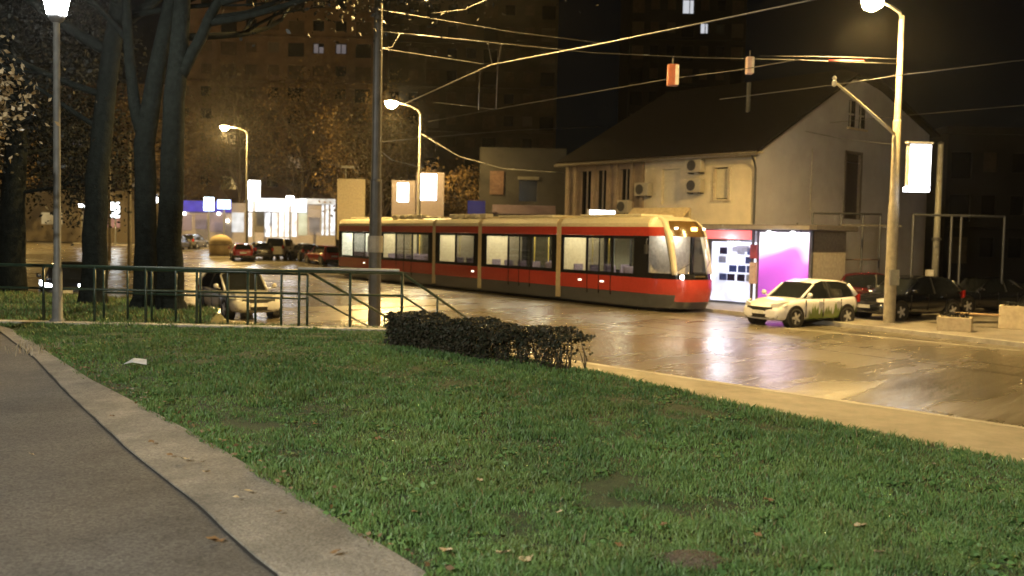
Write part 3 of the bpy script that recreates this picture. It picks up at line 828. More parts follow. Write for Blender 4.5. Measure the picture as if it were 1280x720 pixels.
for k in range(1, 5):
    b = MB(); sec = [(-1.19, .2), (-1.19, 3.32), (-1.05, 3.5), (-.85, 3.6), (.85, 3.6), (1.05, 3.5), (1.19, 3.32), (1.19, .2)]
    secs = [[(J[k] + (-.16 + .32 * i / 8), y * (1 - .018 * (i % 2)), z) for y, z in sec] for i in range(9)]
    b.loft(secs, closed=True, cap=True); b.build('joint_bellows', bel_m, tram)
MB().box(-29.4, -1.5, -.95, .95, .05, .36).build('underframe', black_plastic, tram)
# nose
def nose_x(z):
    P = [(.16, -.34), (.42, -.16), (.85, -.04), (1.2, -.06), (1.45, -.12), (2.0, -.22), (2.82, -.46), (3.16, -.62), (3.40, -.86), (3.56, -1.35)]
    for (a, xa), (c, xc) in zip(P, P[1:]):
        if z <= c: return xa + (xc - xa) * (z - a) / (c - a)
    return P[-1][1]
UE = .74                          # where the windscreen ends and the cab side begins
def nose_pt(u, z, out=0.0):
    """u in -1..1 across the nose (plan view: flat in the middle, rounded into the sides)"""
    hw = HW * (1 if z < 3.2 else 1 - .30 * (z - 3.2) / .4)
    x = max(nose_x(z) - 1.2 * abs(u) ** 3.3, J[0] + .02)
    return (x + out, u * hw, z)
ZL = [.16, .30, .42, .56, .70, .85, 1.0, 1.12, 1.24, 1.34, 1.45, 1.65, 1.85, 2.1, 2.35, 2.6, 2.82, 2.98, 3.12, 3.25, 3.40, 3.50, 3.56]
UL = [UE * (-1 + 2 * i / 20) for i in range(21)]
zones = [('nose_skirt', grey_p, .16, .42), ('bumper', red_p, .42, 1.24), ('light_band', band_p, 1.24, 1.45), ('windscreen', glass('tram_windscreen', (.88, .88, .84), .08, .04), 1.45, 2.82),
         ('destination_panel', mat('tram_front_panel', (.075, .045, .015), .25), 2.82, 3.40), ('nose_roof', cream_p, 3.40, 3.56)]
for nm, m, za, zb in zones:
    zz = [z for z in ZL if za - 1e-6 <= z <= zb + 1e-6]
    MB().loft([[nose_pt(u, z) for u in UL] for z in zz]).build(nm, m, tram, smooth=True)
# cab sides from the first carriage to the nose edge
for s in (-1, 1):
    for nm, m, za, zb in (('cab_skirt', grey_p, .16, .66), ('cab_panel', red_p, .66, 1.24), ('cab_sill', band_p, 1.24, 1.45), ('cab_window', glass('cab_glass', (.55, .56, .54), .10, .03), 1.45, 2.82), ('cab_header', red_p, 2.82, 3.16), ('cab_roof', cream_p, 3.16, 3.56)):
        zz = [z for z in ZL if za - 1e-6 <= z <= zb + 1e-6]
        if abs(za - .66) < .01: zz = [.66] + zz
        if abs(zb - .66) < .01: zz = zz + [.66]
        if abs(za - 3.16) < .01: zz = [3.16] + zz
        if abs(zb - 3.16) < .01: zz = zz + [3.16]
        secs = []
        for z in zz:
            secs.append([(J[0], nose_pt(s, z)[1], z)] + [nose_pt(s * q, z) for q in (1, .95, .9, .85, .8, UE)])
        MB().loft(secs).build(nm, m, tram, smooth=True)
    # cream arch that sweeps from the roof down the edge of the windscreen
    secs = []
    for i, z in enumerate([3.60, 3.50, 3.40, 3.25, 3.0, 2.82, 2.5, 2.2, 1.9, 1.6, 1.40]):
        e = Vector(nose_pt(s * (UE + .02), min(z, 3.56)))
        w = .34 - .012 * i
        secs.append([e + Vector((-w * .62, s * .04, 0)), e + Vector((-w * .05, s * .07, .0)), e + Vector((w * .5, s * .02, .0)), e + Vector((w * .4, -s * .10, 0)), e + Vector((-w * .5, -s * .06, 0))])
    MB().loft(secs, closed=True).build('front_pillar', cream_p, tram, smooth=True)
    e = nose_pt(s * .64, 1.33, .03)
    MB().lathe([(.085, -.03), (.085, .03), (.03, .045)], e, 12, 'x').build('headlight', glow('headlight', (1, .93, .8), 7), tram)
    e = nose_pt(s * .58, 3.12, .02)
    MB().cbox(e, (.04, .16, .06)).build('marker_light', glow('marker', (1, .80, .55), 6), tram)
    e = nose_pt(s, 2.5)
    MB().tube([(e[0] - .2, s * 1.2, 2.72), (e[0] - .02, s * 1.42, 2.68), (e[0] + .0, s * 1.45, 2.25)], [.02, .02, .02], n=6).box(e[0] - .05, e[0] + .05, s * 1.45 - .07, s * 1.45 + .07, 2.15, 2.5).build('mirror', black_plastic, tram)
e = nose_pt(0, 3.10, .02); MB().cbox(e, (.03, .30, .14)).build('destination_display', glow('amber_display', (1.0, .55, .12), 3.5), tram)
e = nose_pt(-.1, 1.36, .03); MB().cbox(e, (.03, .5, .05)).build('emblem_strip', mat('tram_trim', (.3, .25, .12), .3, metal=.8), tram)
MB().tube([nose_pt(-.75, 1.5, .02), nose_pt(-.2, 1.95, .03)], .012, n=5).tube([nose_pt(.1, 1.5, .02), nose_pt(.55, 1.95, .03)], .012, n=5).build('wiper', black_plastic, tram)
# cab interior: dashboard, driver's seat, bulkhead
MB().box(-1.6, -.75, -.70, .70, .42, 1.25).build('dashboard', black_plastic, tram, bevel=.05)
MB().box(-1.95, -1.86, -1.1, 1.1, .45, 3.0).build('cab_bulkhead', mat('bulkhead', (.5, .47, .42), .5), tram)
MB().box(-1.7, -1.45, -.5, .5, 3.02, 3.05).build('cab_fill', glow('cab_fill', (1, .93, .80), 24), tram)  # added glowing strip, brightens the cab so the windscreen looks pale
for x in (-4.5, -5.9, -14.2, -26.2):
    MB().box(x, x + .22, -HW - .006, -HW + .02, .96, 1.02).build('side_light', glow('side_marker', (1, .8, .6), 1.5), tram)

# ================================================================== HOUSE
wall_y = mat('house_wall', (0.52, 0.46, 0.33), 0.85, vary=.16, scale=1.2, bump=.3)
wall_g = mat('gable_wall', (0.29, 0.285, 0.33), 0.85, vary=.14, scale=.8, bump=.3)
brown_w = mat('house_wall_brown', (0.24, 0.185, 0.13), 0.85, vary=.2, scale=1.5)
trim_m = mat('house_trim', (0.36, 0.31, 0.23), 0.8)
tile_m = mat('roof_tile', (0.010, 0.0075, 0.007), 0.95, spec=.12, vary=.4, scale=12, bump=1.0, bscale=30)
dark_win = mat('dark_pane', (0.012, 0.013, 0.016), 0.12, spec=.6)
shutter = mat('shutter_pale', (0.50, 0.46, 0.34), 0.7, vary=.1)
door_m = mat('door_brown', (0.035, 0.028, 0.024), 0.6)
HC = Vector((10.3, 41.0, RZ))
F = Vector((-.66, .753, 0)).normalized(); G = Vector((.753, .66, 0)).normalized(); OUT = -G   # F along the front, OUT towards the street
house = empty('gabled_house', HC, math.atan2(F.y, F.x))     # local x = along the front, local -y ... = depth
tag(house, 'two storey gabled house with dark tiled roof and pale walls', 'house')
# local axes: X = F (towards the left / back), Y = rotate(F, 90 deg)
YF = Vector((-F.y, F.x, 0)); SG = 1 if YF.dot(G) > 0 else -1    # depth direction in local Y
def hy(d): return SG * d                                       # d metres behind the front
L_ = 11.6; W = 15.8; HE = 6.62; HR = 11.0; WR = 8.3; HE2 = 8.6
def wall_with_holes(b, x0, x1, z0, z1, holes, place, th=.25):
    """wall in a (s,z) plane with rectangular holes, place(s,z,d) -> point, d = depth behind the face"""
    xs = sorted({x0, x1, *[h[0] for h in holes], *[h[1] for h in holes]}); zs = sorted({z0, z1, *[h[2] for h in holes], *[h[3] for h in holes]})
    for a, c in zip(xs, xs[1:]):
        for e, f in zip(zs, zs[1:]):
            mx_, mz_ = (a + c) / 2, (e + f) / 2
            if any(h[0] < mx_ < h[1] and h[2] < mz_ < h[3] for h in holes): continue
            b.poly([place(a, e, 0), place(c, e, 0), place(c, f, 0), place(a, f, 0)])
    for (a, c, e, f) in holes:
        for q in ((a, e, c, e), (c, e, c, f), (c, f, a, f), (a, f, a, e)):
            b.poly([place(q[0], q[1], 0), place(q[2], q[3], 0), place(q[2], q[3], th), place(q[0], q[1], th)])
fp = lambda s, z, d: (s, hy(d), z)
# front wall: yellow plaster on the right part, brown panels on the left part
fh = [(1.35, 2.15, 4.55, 5.95), (4.05, 5.15, 4.35, 6.0)]
b = MB(); wall_with_holes(b, 0, 6.25, 0, HE, fh, fp); fw = b.build('wall', wall_y, house)
MB().box(1.4, 2.12, min(hy(.16), hy(.2)), max(hy(.16), hy(.2)), 4.6, 5.9).build('window', shutter, house)
b = MB(); y0, y1 = sorted((hy(-.06), hy(.08)))
b.box(1.27, 1.37, y0, y1, 4.5, 6.0).box(2.13, 2.2, y0, y1, 4.5, 6.0).box(1.2, 2.28, y0, y1, 4.42, 4.51); b.build('window_frame', trim_m, house)
MB().box(4.05, 4.3, min(hy(.10), hy(.14)), max(hy(.10), hy(.14)), 4.35, 6.0).box(4.33, 5.15, min(hy(.16), hy(.2)), max(hy(.16), hy(.2)), 4.35, 6.0).build('window', shutter, house)
bh = [(7.15, 7.75, 3.9, 6.1), (8.7, 9.35, 3.9, 6.1), (9.75, 10.5, 3.9, 6.1)]
b = MB(); wall_with_holes(b, 6.25, L_, 0, HE, bh, fp); b.build('wall', brown_w, house)
for h_ in bh:
    w_ = MB().box(h_[0], h_[1], min(hy(.16), hy(.2)), max(hy(.16), hy(.2)), h_[2], h_[3]).build('window', dark_win, house)
    MB().box((h_[0] + h_[1]) / 2 - .03, (h_[0] + h_[1]) / 2 + .03, min(hy(.1), hy(.158)), max(hy(.1), hy(.158)), h_[2], h_[3]).build('window_frame', trim_m, w_)
b = MB(); y0, y1 = sorted((hy(-.12), hy(-.003)))
for s in (6.3, 6.95, 7.95, 8.45, 9.5, 10.8, 11.35): b.box(s - .1, s + .1, y0, y1, 3.4, 6.45)
b.build('pilaster', brown_w, house)
# gable end (x = 0 plane) : s runs along the depth
gp = lambda s, z, d: (d, hy(s), z)
gh = [(7.35, 8.75, 3.2, 7.05), (7.45, 8.05, 8.3, 9.55), (8.4, 9.0, 8.3, 9.55)]
b = MB(); wall_with_holes(b, 0, W, 0, HE, [(7.35, 8.75, 3.9, HE)], gp)
# the upper part of the gable, as strips between the holes
def roofz(s): return HE + (HR - HE) * s / WR if s <= WR else HR + (HE2 - HR) * (s - WR) / (W - WR)
cut = 10.55
ss = [0, 1.5, 3, 4.5, 6, 7.35, 7.45, 8.05, 8.3, 8.4, 8.75, 9.0, 10.5, 12, 13.5, W]
for a, c in zip(ss, ss[1:]):
    m_ = (a + c) / 2; lows = [HE]; 
    segs = [(HE, None)]
    if 7.35 < m_ < 8.75: segs = [(7.05, None)]
    if 7.45 < m_ < 8.05 or 8.4 < m_ < 9.0: segs = [(7.05 if 7.35 < m_ < 8.75 else HE, 8.3), (9.55, None)]
    for lo, hi_ in segs:
        ta, tb_ = (hi_, hi_) if hi_ else (min(cut, roofz(a)), min(cut, roofz(c)))
        if max(ta, tb_) <= lo + 1e-4: continue
        b.poly([gp(a, lo, 0), gp(c, lo, 0), gp(c, max(lo, tb_), 0), gp(a, max(lo, ta), 0)])
b.build('wall', wall_g, house)
dr = MB().box(.12, .18, min(hy(7.35), hy(8.75)), max(hy(7.35), hy(8.75)), 3.9, 7.05).build('door', door_m, house)
b = MB(); s0, s1 = sorted((hy(7.25), hy(7.4))); s2, s3 = sorted((hy(8.7), hy(8.85))); s4, s5 = sorted((hy(7.25), hy(8.85)))
b.box(-.05, .1, s0, s1, 3.9, 7.1).box(-.05, .1, s2, s3, 3.9, 7.1).box(-.05, .1, s4, s5, 7.0, 7.15); b.build('door_frame', mat('door_frame', (.09, .08, .075), .6), house)
for a, c in ((7.45, 8.05), (8.4, 9.0)):
    w_ = MB().box(.10, .14, min(hy(a), hy(c)), max(hy(a), hy(c)), 8.3, 9.55).build('window', dark_win, house)
    m_ = hy((a + c) / 2)
    MB().box(.06, .098, min(hy(a), hy(c)), max(hy(a), hy(c)), 8.88, 8.96).box(.06, .098, m_ - .03, m_ + .03, 8.3, 9.55).build('window_frame', mat('gable_frame', (.25, .24, .23), .6), w_)
MB().box(-.10, -.003, min(hy(7.3), hy(9.15)), max(hy(7.3), hy(9.15)), 8.18, 8.27).build('window_sill', trim_m, house)
# roof: two slopes with an overhang, the ridge ends in a small hip
ov = .45; x0r, x1r = -.38, L_ + .3
def rp_(s, x, dz=0): return (x, hy(s), (roofz(s) if 0 <= s <= W else (HE + (HR - HE) / WR * s if s < 0 else HE2 + (HE2 - HR) / (W - WR) * (s - W))) + dz)
b = MB()
sc_ = WR - (HR - cut) / ((HR - HE) / WR); sd_ = WR + (HR - cut) / ((HR - HE2) / (W - WR))
for pts in ([rp_(-ov, x0r, .06), rp_(-ov, x1r, .06), rp_(WR, x1r, .06), rp_(WR, x0r + 1.2, .06), rp_(sc_, x0r, .06)], [rp_(W + ov, x0r, .06), rp_(W + ov, x1r, .06), rp_(WR, x1r, .06), rp_(WR, x0r + 1.2, .06), rp_(sd_, x0r, .06)],
            [rp_(sc_, x0r, .06), rp_(WR, x0r + 1.2, .06), rp_(sd_, x0r, .06)]):
    b.prism(pts, (0, 0, .14))
roof = b.build('roof', tile_m, house)
MB().box(3.2, 3.34, min(hy(3.9), hy(4.04)), max(hy(3.9), hy(4.04)), 8.4, 10.3).build('vent_pipe', pole_grey, roof)
gy0 = hy(-ov - .06)
MB().tube([(x0r, gy0, HE - .22), (x1r, gy0, HE - .22)], .075, n=8).build('gutter', mat('gutter', (.16, .14, .11), .5, metal=.4), house)
MB().tube([(-.15, gy0, HE - .25), (-.12, hy(-.25), HE - .55), (-.10, hy(-.12), HE - .8), (-.10, hy(-.12), 2.9)], .05, n=8).build('downpipe', dark_metal, house)
MB().box(x0r, x1r, *sorted((hy(-ov), hy(-.0))), HE - .16, HE - .10).build('eave_board', trim_m, house)
MB().tube([(-.06, hy(4.3), 7.0), (-.06, hy(4.3), 3.9)], .03, n=6).build('conduit', mat('conduit', (.2, .19, .18), .6), house)

# ---- air conditioners on the front (things of their own)
ac_m = mat('ac_casing', (.34, .31, .24), .5, vary=.1)
def hp(x, d, z): return HC + F * x + G * d + Vector((0, 0, z))
def ac(label, x, z, w=.85):
    t = empty('air_conditioner', hp(x, -.003, z), math.atan2(F.y, F.x)); tag(t, label, 'air conditioner', 'air conditioners on the house front')
    MB().box(-w / 2, w / 2, *sorted((hy(-.42), hy(-.1))), 0, .62).build('casing', ac_m, t, bevel=.02)
    MB().lathe([(.24, min(hy(-.424), hy(-.44))), (.24, max(hy(-.424), hy(-.44)))], (.1, 0, .31), 16, 'y').build('fan_grille', dark_metal, t)
    for sx in (-.3, .3): MB().box(sx - .02, sx + .02, *sorted((hy(-.4), hy(0))), -.05, -.003).build('bracket', dark_metal, t)
ac('upper air conditioner between the two windows under the eave', 3.0, 5.75)
ac('lower air conditioner just below another one under the eave', 3.0, 4.85)
ac('air conditioner at the left end of the yellow wall', 6.05, 4.75)
ac('small white air conditioner low beside the brown wall panels', 7.2, 3.95, .7)

# ---- ground floor shop extension in front of the house
SF0 = Vector((11.25, 35.9, RZ + .126))
ext = empty('shop_extension', SF0, math.atan2(F.y, F.x)); tag(ext, 'flat roofed shop annex with lit white and purple windows', 'shop')
D = 2.45
ext_m = mat('annex_wall', (.20, .18, .16), .8)
steel_m = mat('annex_steel', (.05, .052, .06), .5, metal=.2)
sy = lambda d: SG * d
shop_in = mat('shop_inner', (.75, .75, .75), .7)
# posts and beams
for x in (0.02, 2.35, 2.6, 5.0): MB().box(x, x + .09, *sorted((sy(0), sy(.09))), 0, 3.02).build('post', mat('annex_post', (.06, .05, .06), .5), ext)
MB().box(-.03, 0.02, *sorted((sy(-.02), sy(.08))), 0, 3.0).build('steel_post', steel_m, ext)
MB().box(-.5, 12.5, *sorted((sy(-.55), sy(D))), 3.04, 3.24).build('canopy', mat('annex_canopy', (.045, .04, .04), .7), ext, bevel=.02)
MB().box(-.2, 12.5, *sorted((sy(-.56), sy(-.5))), 3.05, 3.20).build('canopy_trim', mat('canopy_trim', (.16, .15, .14), .6), ext)
MB().box(5.1, 12.5, *sorted((sy(0), sy(.2))), 0, 3.03).build('wall', ext_m, ext)
MB().box(.0, .1, *sorted((sy(.1), sy(D))), 0, 3.03).build('wall', ext_m, ext)
MB().box(2.42, 2.5, *sorted((sy(.1), sy(D))), 0, 3.03).build('wall', ext_m, ext)
MB().box(.1, 5.05, *sorted((sy(D - .1), sy(D))), 0, 3.03).build('wall', shop_in, ext)
# purple poster: white spot-lit top painted into its colours, and made to glow
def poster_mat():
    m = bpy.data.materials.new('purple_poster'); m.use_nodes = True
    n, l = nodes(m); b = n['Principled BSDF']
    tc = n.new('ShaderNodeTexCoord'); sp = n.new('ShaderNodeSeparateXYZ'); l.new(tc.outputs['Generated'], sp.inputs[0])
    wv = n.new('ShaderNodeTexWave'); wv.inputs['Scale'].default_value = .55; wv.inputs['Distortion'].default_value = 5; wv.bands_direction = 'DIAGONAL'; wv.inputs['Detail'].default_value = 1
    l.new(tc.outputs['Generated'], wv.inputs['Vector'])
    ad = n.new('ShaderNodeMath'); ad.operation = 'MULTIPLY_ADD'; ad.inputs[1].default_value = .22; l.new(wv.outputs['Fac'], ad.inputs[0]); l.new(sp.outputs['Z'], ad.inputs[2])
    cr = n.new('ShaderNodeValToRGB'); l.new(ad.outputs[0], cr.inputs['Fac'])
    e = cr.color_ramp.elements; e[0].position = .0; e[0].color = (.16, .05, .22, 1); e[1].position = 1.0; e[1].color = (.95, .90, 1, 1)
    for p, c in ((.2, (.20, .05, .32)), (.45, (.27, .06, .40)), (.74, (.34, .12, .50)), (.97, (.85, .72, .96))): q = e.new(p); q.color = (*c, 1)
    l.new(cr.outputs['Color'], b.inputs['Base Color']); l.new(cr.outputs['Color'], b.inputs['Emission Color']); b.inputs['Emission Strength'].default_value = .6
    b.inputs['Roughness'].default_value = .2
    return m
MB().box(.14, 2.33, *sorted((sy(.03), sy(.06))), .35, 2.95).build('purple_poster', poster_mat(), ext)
MB().box(.12, 2.35, *sorted((sy(.0), sy(.09))), .0, .33).build('poster_base', mat('poster_base', (.3, .3, .34), .5), ext)
# white shop window with posters
MB().box(2.72, 4.98, *sorted((sy(.5), sy(.53))), .1, 2.55).build('lit_panel', glow('shop_panel', (.80, .82, 1.0), .75, .35, 1.2), ext)
MB().box(2.72, 4.98, *sorted((sy(-.02), sy(.05))), 2.66, 3.0).build('red_fascia', glow('red_fascia', (.85, .10, .09), .9), ext)
blue_ph = [mat('photo_blue', (.05, .08, .25), .4), mat('photo_grey', (.3, .33, .4), .4), mat('photo_dark', (.02, .02, .05), .4)]
for i in range(16):
    x = 2.85 + (i % 4) * .44 + random.uniform(-.05, .05); z = .95 + (i // 4) * .36
    if random.random() < .85: MB().box(x, x + .36, *sorted((sy(.44), sy(.46))), z, z + .28).build('photo_print', random.choice(blue_ph), ext)
MB().box(3.1, 3.9, *sorted((sy(.44), sy(.46))), 2.15, 2.4).build('photo_print', blue_ph[1], ext)
MB().box(2.70, 5.0, *sorted((sy(.01), sy(.03))), .1, 2.6).build('window_pane', glass('shop_glass', (.9, .9, .92), .02), ext)
MB().box(2.38, 2.68, *sorted((sy(-.10), sy(.0))), 1.9, 2.45).build('red_box', mat('red_box', (.16, .02, .03), .5), ext)
MB().box(2.38, 2.68, *sorted((sy(-.10), sy(.0))), .9, 1.75).build('notice_board', mat('notice', (.30, .22, .18), .6), ext)
for x in (.7, 1.75):
    MB().lathe([(.07, 0), (.11, -.10), (.10, -.11)], (x, sy(-.22), 2.98), 10).build('spot_lamp', glow('spot', (.95, .93, 1), 14), ext)
l_ = point_light('shop_light', (3.85, sy(-.35), 2.6), (.86, .88, 1.0), 50, .3, ext)
l_ = point_light('poster_light', (1.2, sy(-.5), 2.75), (.88, .80, 1.0), 15, .3, ext)
# small sign and boxes on the annex roof
t = empty('roof_sign', SF0 + F * 11.2 + G * .3 + Vector((0, 0, 3.115)), .35); tag(t, 'white lit sign board above the tram roof', 'sign')
MB().box(-.70, .70, -.08, .08, .12, .80).build('board', mat('sign_case', (.3, .3, .3), .5), t)
MB().box(-.64, .64, -.09, -.082, .17, .75).build('lit_panel', white_glow, t)
for x in (-.5, .5): MB().box(x - .03, x + .03, -.03, .03, 0, .12).build('leg', steel_m, t)
t = empty('awning', SF0 + F * 8.0 + G * .4 + Vector((0, 0, 3.115)), math.atan2(F.y, F.x)); tag(t, 'beige awning casing above the middle front of the tram', 'awning')
MB().prism([(-1.6, sy(-.5), .1), (1.6, sy(-.5), .1), (1.6, sy(.3), .75), (-1.6, sy(.3), .75)], (0, 0, .12)).build('cloth', mat('awning_cloth', (.42, .34, .20), .8), t)
MB().box(-1.6, 1.6, *sorted((sy(.3), sy(.42))), 0, .85).build('casing', mat('awning_case', (.3, .25, .16), .7), t)

# ================================================================== CARS
def carpaint(name, col, **k): return mat(name, col, k.get('rough', .22), spec=.6, vary=k.get('vary', .06), coat=.8)
tail_m = mat('tail_lamp', (.30, .015, .012), .15, vary=.1)
head_l = mat('head_lamp', (.55, .56, .58), .08, spec=.9, vary=.1)
plate_m = mat('number_plate', (.6, .6, .58), .4)
def make_car(label, loc, heading, paint, L=4.0, W=1.72, H=1.47, style='hatch', dark_low=None, cat='car', group=None, name='parked_car', lights=None, rims=None):
    """local +X is the front"""
    t = empty(name, loc, heading); tag(t, label, cat, group)
    h = L / 2; w = W / 2
    hood = {'hatch': .60, 'wagon': .55, 'sedan': .56, 'van': .80}[style]         # belt at the cowl as share of H
    zb = H * .62; zh = H * hood
    body = [(h, w * .70, .30, .52), (h - .06, w * .86, .22, .62), (h - .28, w * .95, .19, zh * .83), (h - .62, w * .985, .18, zh * .93), (h - 1.02, w, .18, zh), (h * .30, w, .18, zb * .985),
            (0, w, .18, zb), (-h * .5, w, .18, zb * 1.03), (-h + .42, w * .97, .2, zb * 1.06), (-h + .10, w * .90, .24, zb * 1.04), (-h, w * .80, .32, zb * .93)]
    if style == 'sedan': body[-3:] = [(-h + .5, w * .97, .2, zb * 1.02), (-h + .12, w * .9, .24, zb * 1.0), (-h, w * .8, .32, zb * .9)]
    secs = []
    for x, ww, zl, zt in body:
        mid = zl + (zt - zl) * .55
        half = [(0, zl), (ww * .82, zl), (ww * .97, zl + .10), (ww, mid), (ww * .985, zt - .12), (ww * .94, zt - .04), (ww * .82, zt), (0, zt + .025)]
        secs.append([(x, y, z) for y, z in half] + [(x, -y, z) for y, z in half[-2:0:-1]])
    b = MB(); b.loft(secs, closed=True); bd = b.build('body', paint, t, smooth=True, sub=1)
    # greenhouse: (x, half width at belt, belt z, half width roof, roof z)
    zr = H - .03
    gh_ = {'hatch': [(h * .42, .80, zb * .95, .78, zb * .97), (h * .10, .93, zb, .74, zr * .93), (-h * .12, .94, zb, .72, zr), (-h * .55, .93, zb * 1.02, .70, zr * .985), (-h * .80, .90, zb * 1.05, .66, zr * .93), (-h + .16, .84, zb * 1.05, .74, zb * 1.08)],
           'wagon': [(h * .40, .80, zb * .95, .78, zb * .97), (h * .12, .93, zb, .76, zr * .94), (-h * .1, .94, zb, .74, zr), (-h * .75, .93, zb, .72, zr * .98), (-h + .16, .88, zb * 1.04, .74, zb * 1.1)],
           'van': [(h * .62, .84, zb * .95, .82, zb * .97), (h * .34, .93, zb, .82, zr * .95), (0, .95, zb, .82, zr), (-h * .85, .94, zb, .80, zr * .99), (-h + .06, .92, zb, .84, zb * 1.1)],
           'sedan': [(h * .38, .80, zb * .95, .78, zb * .97), (h * .06, .93, zb, .72, zr * .95), (-h * .15, .94, zb, .71, zr), (-h * .42, .92, zb, .69, zr * .95), (-h * .72, .84, zb * 1.0, .74, zb * 1.03)]}[style]
    secs = []
    for x, wb, z0, wr, z1 in gh_:
        secs.append([(x, w * wb, z0 - .03), (x, w * (wb * .55 + wr * .45), z0 + (z1 - z0) * .5), (x, w * wr, z1 - .03), (x, w * wr * .86, z1), (x, -w * wr * .86, z1), (x, -w * wr, z1 - .03), (x, -w * (wb * .55 + wr * .45), z0 + (z1 - z0) * .5), (x, -w * wb, z0 - .03)])
    MB().loft(secs, closed=True).build('windows', carglass, t, smooth=False)
    # roof skin and pillars in body colour
    rs = [q for q in gh_[1:-1]]
    secs = []
    for x, wb, z0, wr, z1 in rs:
        secs.append([(x, w * wr * 1.01, z1 - .05), (x, w * wr * .86, z1 + .02), (x, 0, z1 + .035), (x, -w * wr * .86, z1 + .02), (x, -w * wr * 1.01, z1 - .05)])
    MB().loft(secs).build('roof', paint, t, smooth=True)
    for s in (-1, 1):
        def g(i, top):
            x, wb, z0, wr, z1 = gh_[i]
            return Vector((x, s * w * (wr if top else wb) * 1.005, (z1 - .03) if top else z0))
        b = MB(); b.tube([g(0, 0), g(1, 1)], [.045, .035], n=6)
        b.build('pillar', paint, t, smooth=True)
        k = len(gh_) - 1
        MB().tube([g(k, 0) + Vector((0.03, 0, 0)), g(k - 1, 1)], [.10, .06], n=6).build('pillar', paint, t, smooth=True)
        x, wb, z0, wr, z1 = gh_[2]
        MB().tube([(x - .18, s * w * wb * 1.0, z0 - .02), (x - .14, s * w * wr * 1.0, z1 - .03)], .035, n=6).build('pillar', black_plastic, t)
        # mirror, handles, door seams
        xm = h * .36
        MB().lathe([(.02, -.07), (.075, -.05), (.085, .03), (.05, .07)], (xm, s * (w + .09), zb + .09), 8, 'x').tube([(xm, s * w * .95, zb), (xm, s * (w + .06), zb + .06)], .02, n=5).build('mirror', paint, t, smooth=True)
        for xd in (.02 * h, -.42 * h):
            MB().box(xd - .1, xd + .1, *sorted((s * (w * .985), s * (w + .02))), zb - .15, zb - .115).build('door_handle', paint, t)
        for xd in (h * .38, -.04 * h, -.48 * h):
            MB().box(xd - .008, xd + .008, *sorted((s * (w * .97), s * (w + .003))), .32, zb - .06).build('door_seam', black_plastic, t)
        # lights
        b = MB(); b.loft([[(h - .09, s * w * .50, .60), (h - .10, s * w * .50, .72)], [(h - .15, s * w * .78, .62), (h - .19, s * w * .78, .77)], [(h - .40, s * w * .955, .70), (h - .50, s * w * .93, .83)]])
        o = b.build('headlight', head_l if not lights else lights, t); q = o.modifiers.new('sol', 'SOLIDIFY'); q.thickness = .05; q.offset = 0
        MB().box(-h + .0, -h + .13, *sorted((s * w * .70, s * w * .93)), zb * .80, zb * 1.08).build('taillight', tail_m, t, bevel=.02)
        MB().lathe([(.10, -.02), (.10, .01)], (h - .10, s * w * .72, .38), 10, 'x').build('fog_lamp', black_plastic, t)
    # front: grille, lower intake, plate; back: plate, bumper strip
    MB().loft([[(h + .015 - .05 * abs(u), u * w * .62, .50), (h - .0 - .05 * abs(u), u * w * .60, .63)] for u in (-1, -.5, 0, .5, 1)]).build('grille', black_plastic, t)
    MB().loft([[(h + .01 - .06 * abs(u), u * w * .70, .28), (h + .02 - .06 * abs(u), u * w * .72, .40)] for u in (-1, -.5, 0, .5, 1)]).build('air_intake', dark_low or black_plastic, t)
    MB().cbox((h + .03, 0, .46), (.015, .5, .11)).build('number_plate', plate_m, t)
    MB().cbox((-h - .012, 0, zb * .72), (.015, .5, .11)).build('number_plate', plate_m, t)
    MB().loft([[(-h - .01 + .06 * abs(u), u * w * .85, .26), (-h - .03 + .06 * abs(u), u * w * .88, .42)] for u in (-1, -.5, 0, .5, 1)]).build('rear_bumper', dark_low or black_plastic, t)
    wr_ = .305 if style != 'van' else .33
    for x in (h - .78, -h + .72):
        for s in (-1, 1):
            MB().lathe([(wr_ + .075, s * (w * .70)), (wr_ + .075, s * (w + .004))], (x, 0, wr_ + .02), 20, 'y').build('wheel_arch', black_plastic, t)
            wl = MB().lathe([(wr_ * .62, s * (w - .19)), (wr_ * .96, s * (w - .19)), (wr_, s * (w - .16)), (wr_, s * (w - .03)), (wr_ * .95, s * (w + .012)), (wr_ * .66, s * (w + .016)), (wr_ * .62, s * (w - .05))], (x, 0, wr_), 22, 'y', cap=False).build('wheel', rubber, t, smooth=True)
            b = MB(); b.lathe([(wr_ * .60, s * (w - .02)), (wr_ * .68, s * (w + .014))], (x, 0, wr_), 20, 'y', cap=False)
            for q in range(5):
                an = q * 2 * math.pi / 5; d = Vector((math.cos(an), 0, math.sin(an))); e = Vector((-math.sin(an), 0, math.cos(an)))
                c = Vector((x, s * (w + .012), wr_))
                b.add([c + e * .05, c - e * .05, c + d * wr_ * .66 - e * .035, c + d * wr_ * .66 + e * .035], [(0, 1, 2, 3)])
            b.lathe([(.06, s * (w + .005)), (.05, s * (w + .024))], (x, 0, wr_), 10, 'y').lathe([(wr_ * .6, s * (w - .045)), (wr_ * .6, s * (w - .04))], (x, 0, wr_), 14, 'y')
            b.build('rim', rims or alloy, wl)
    return t
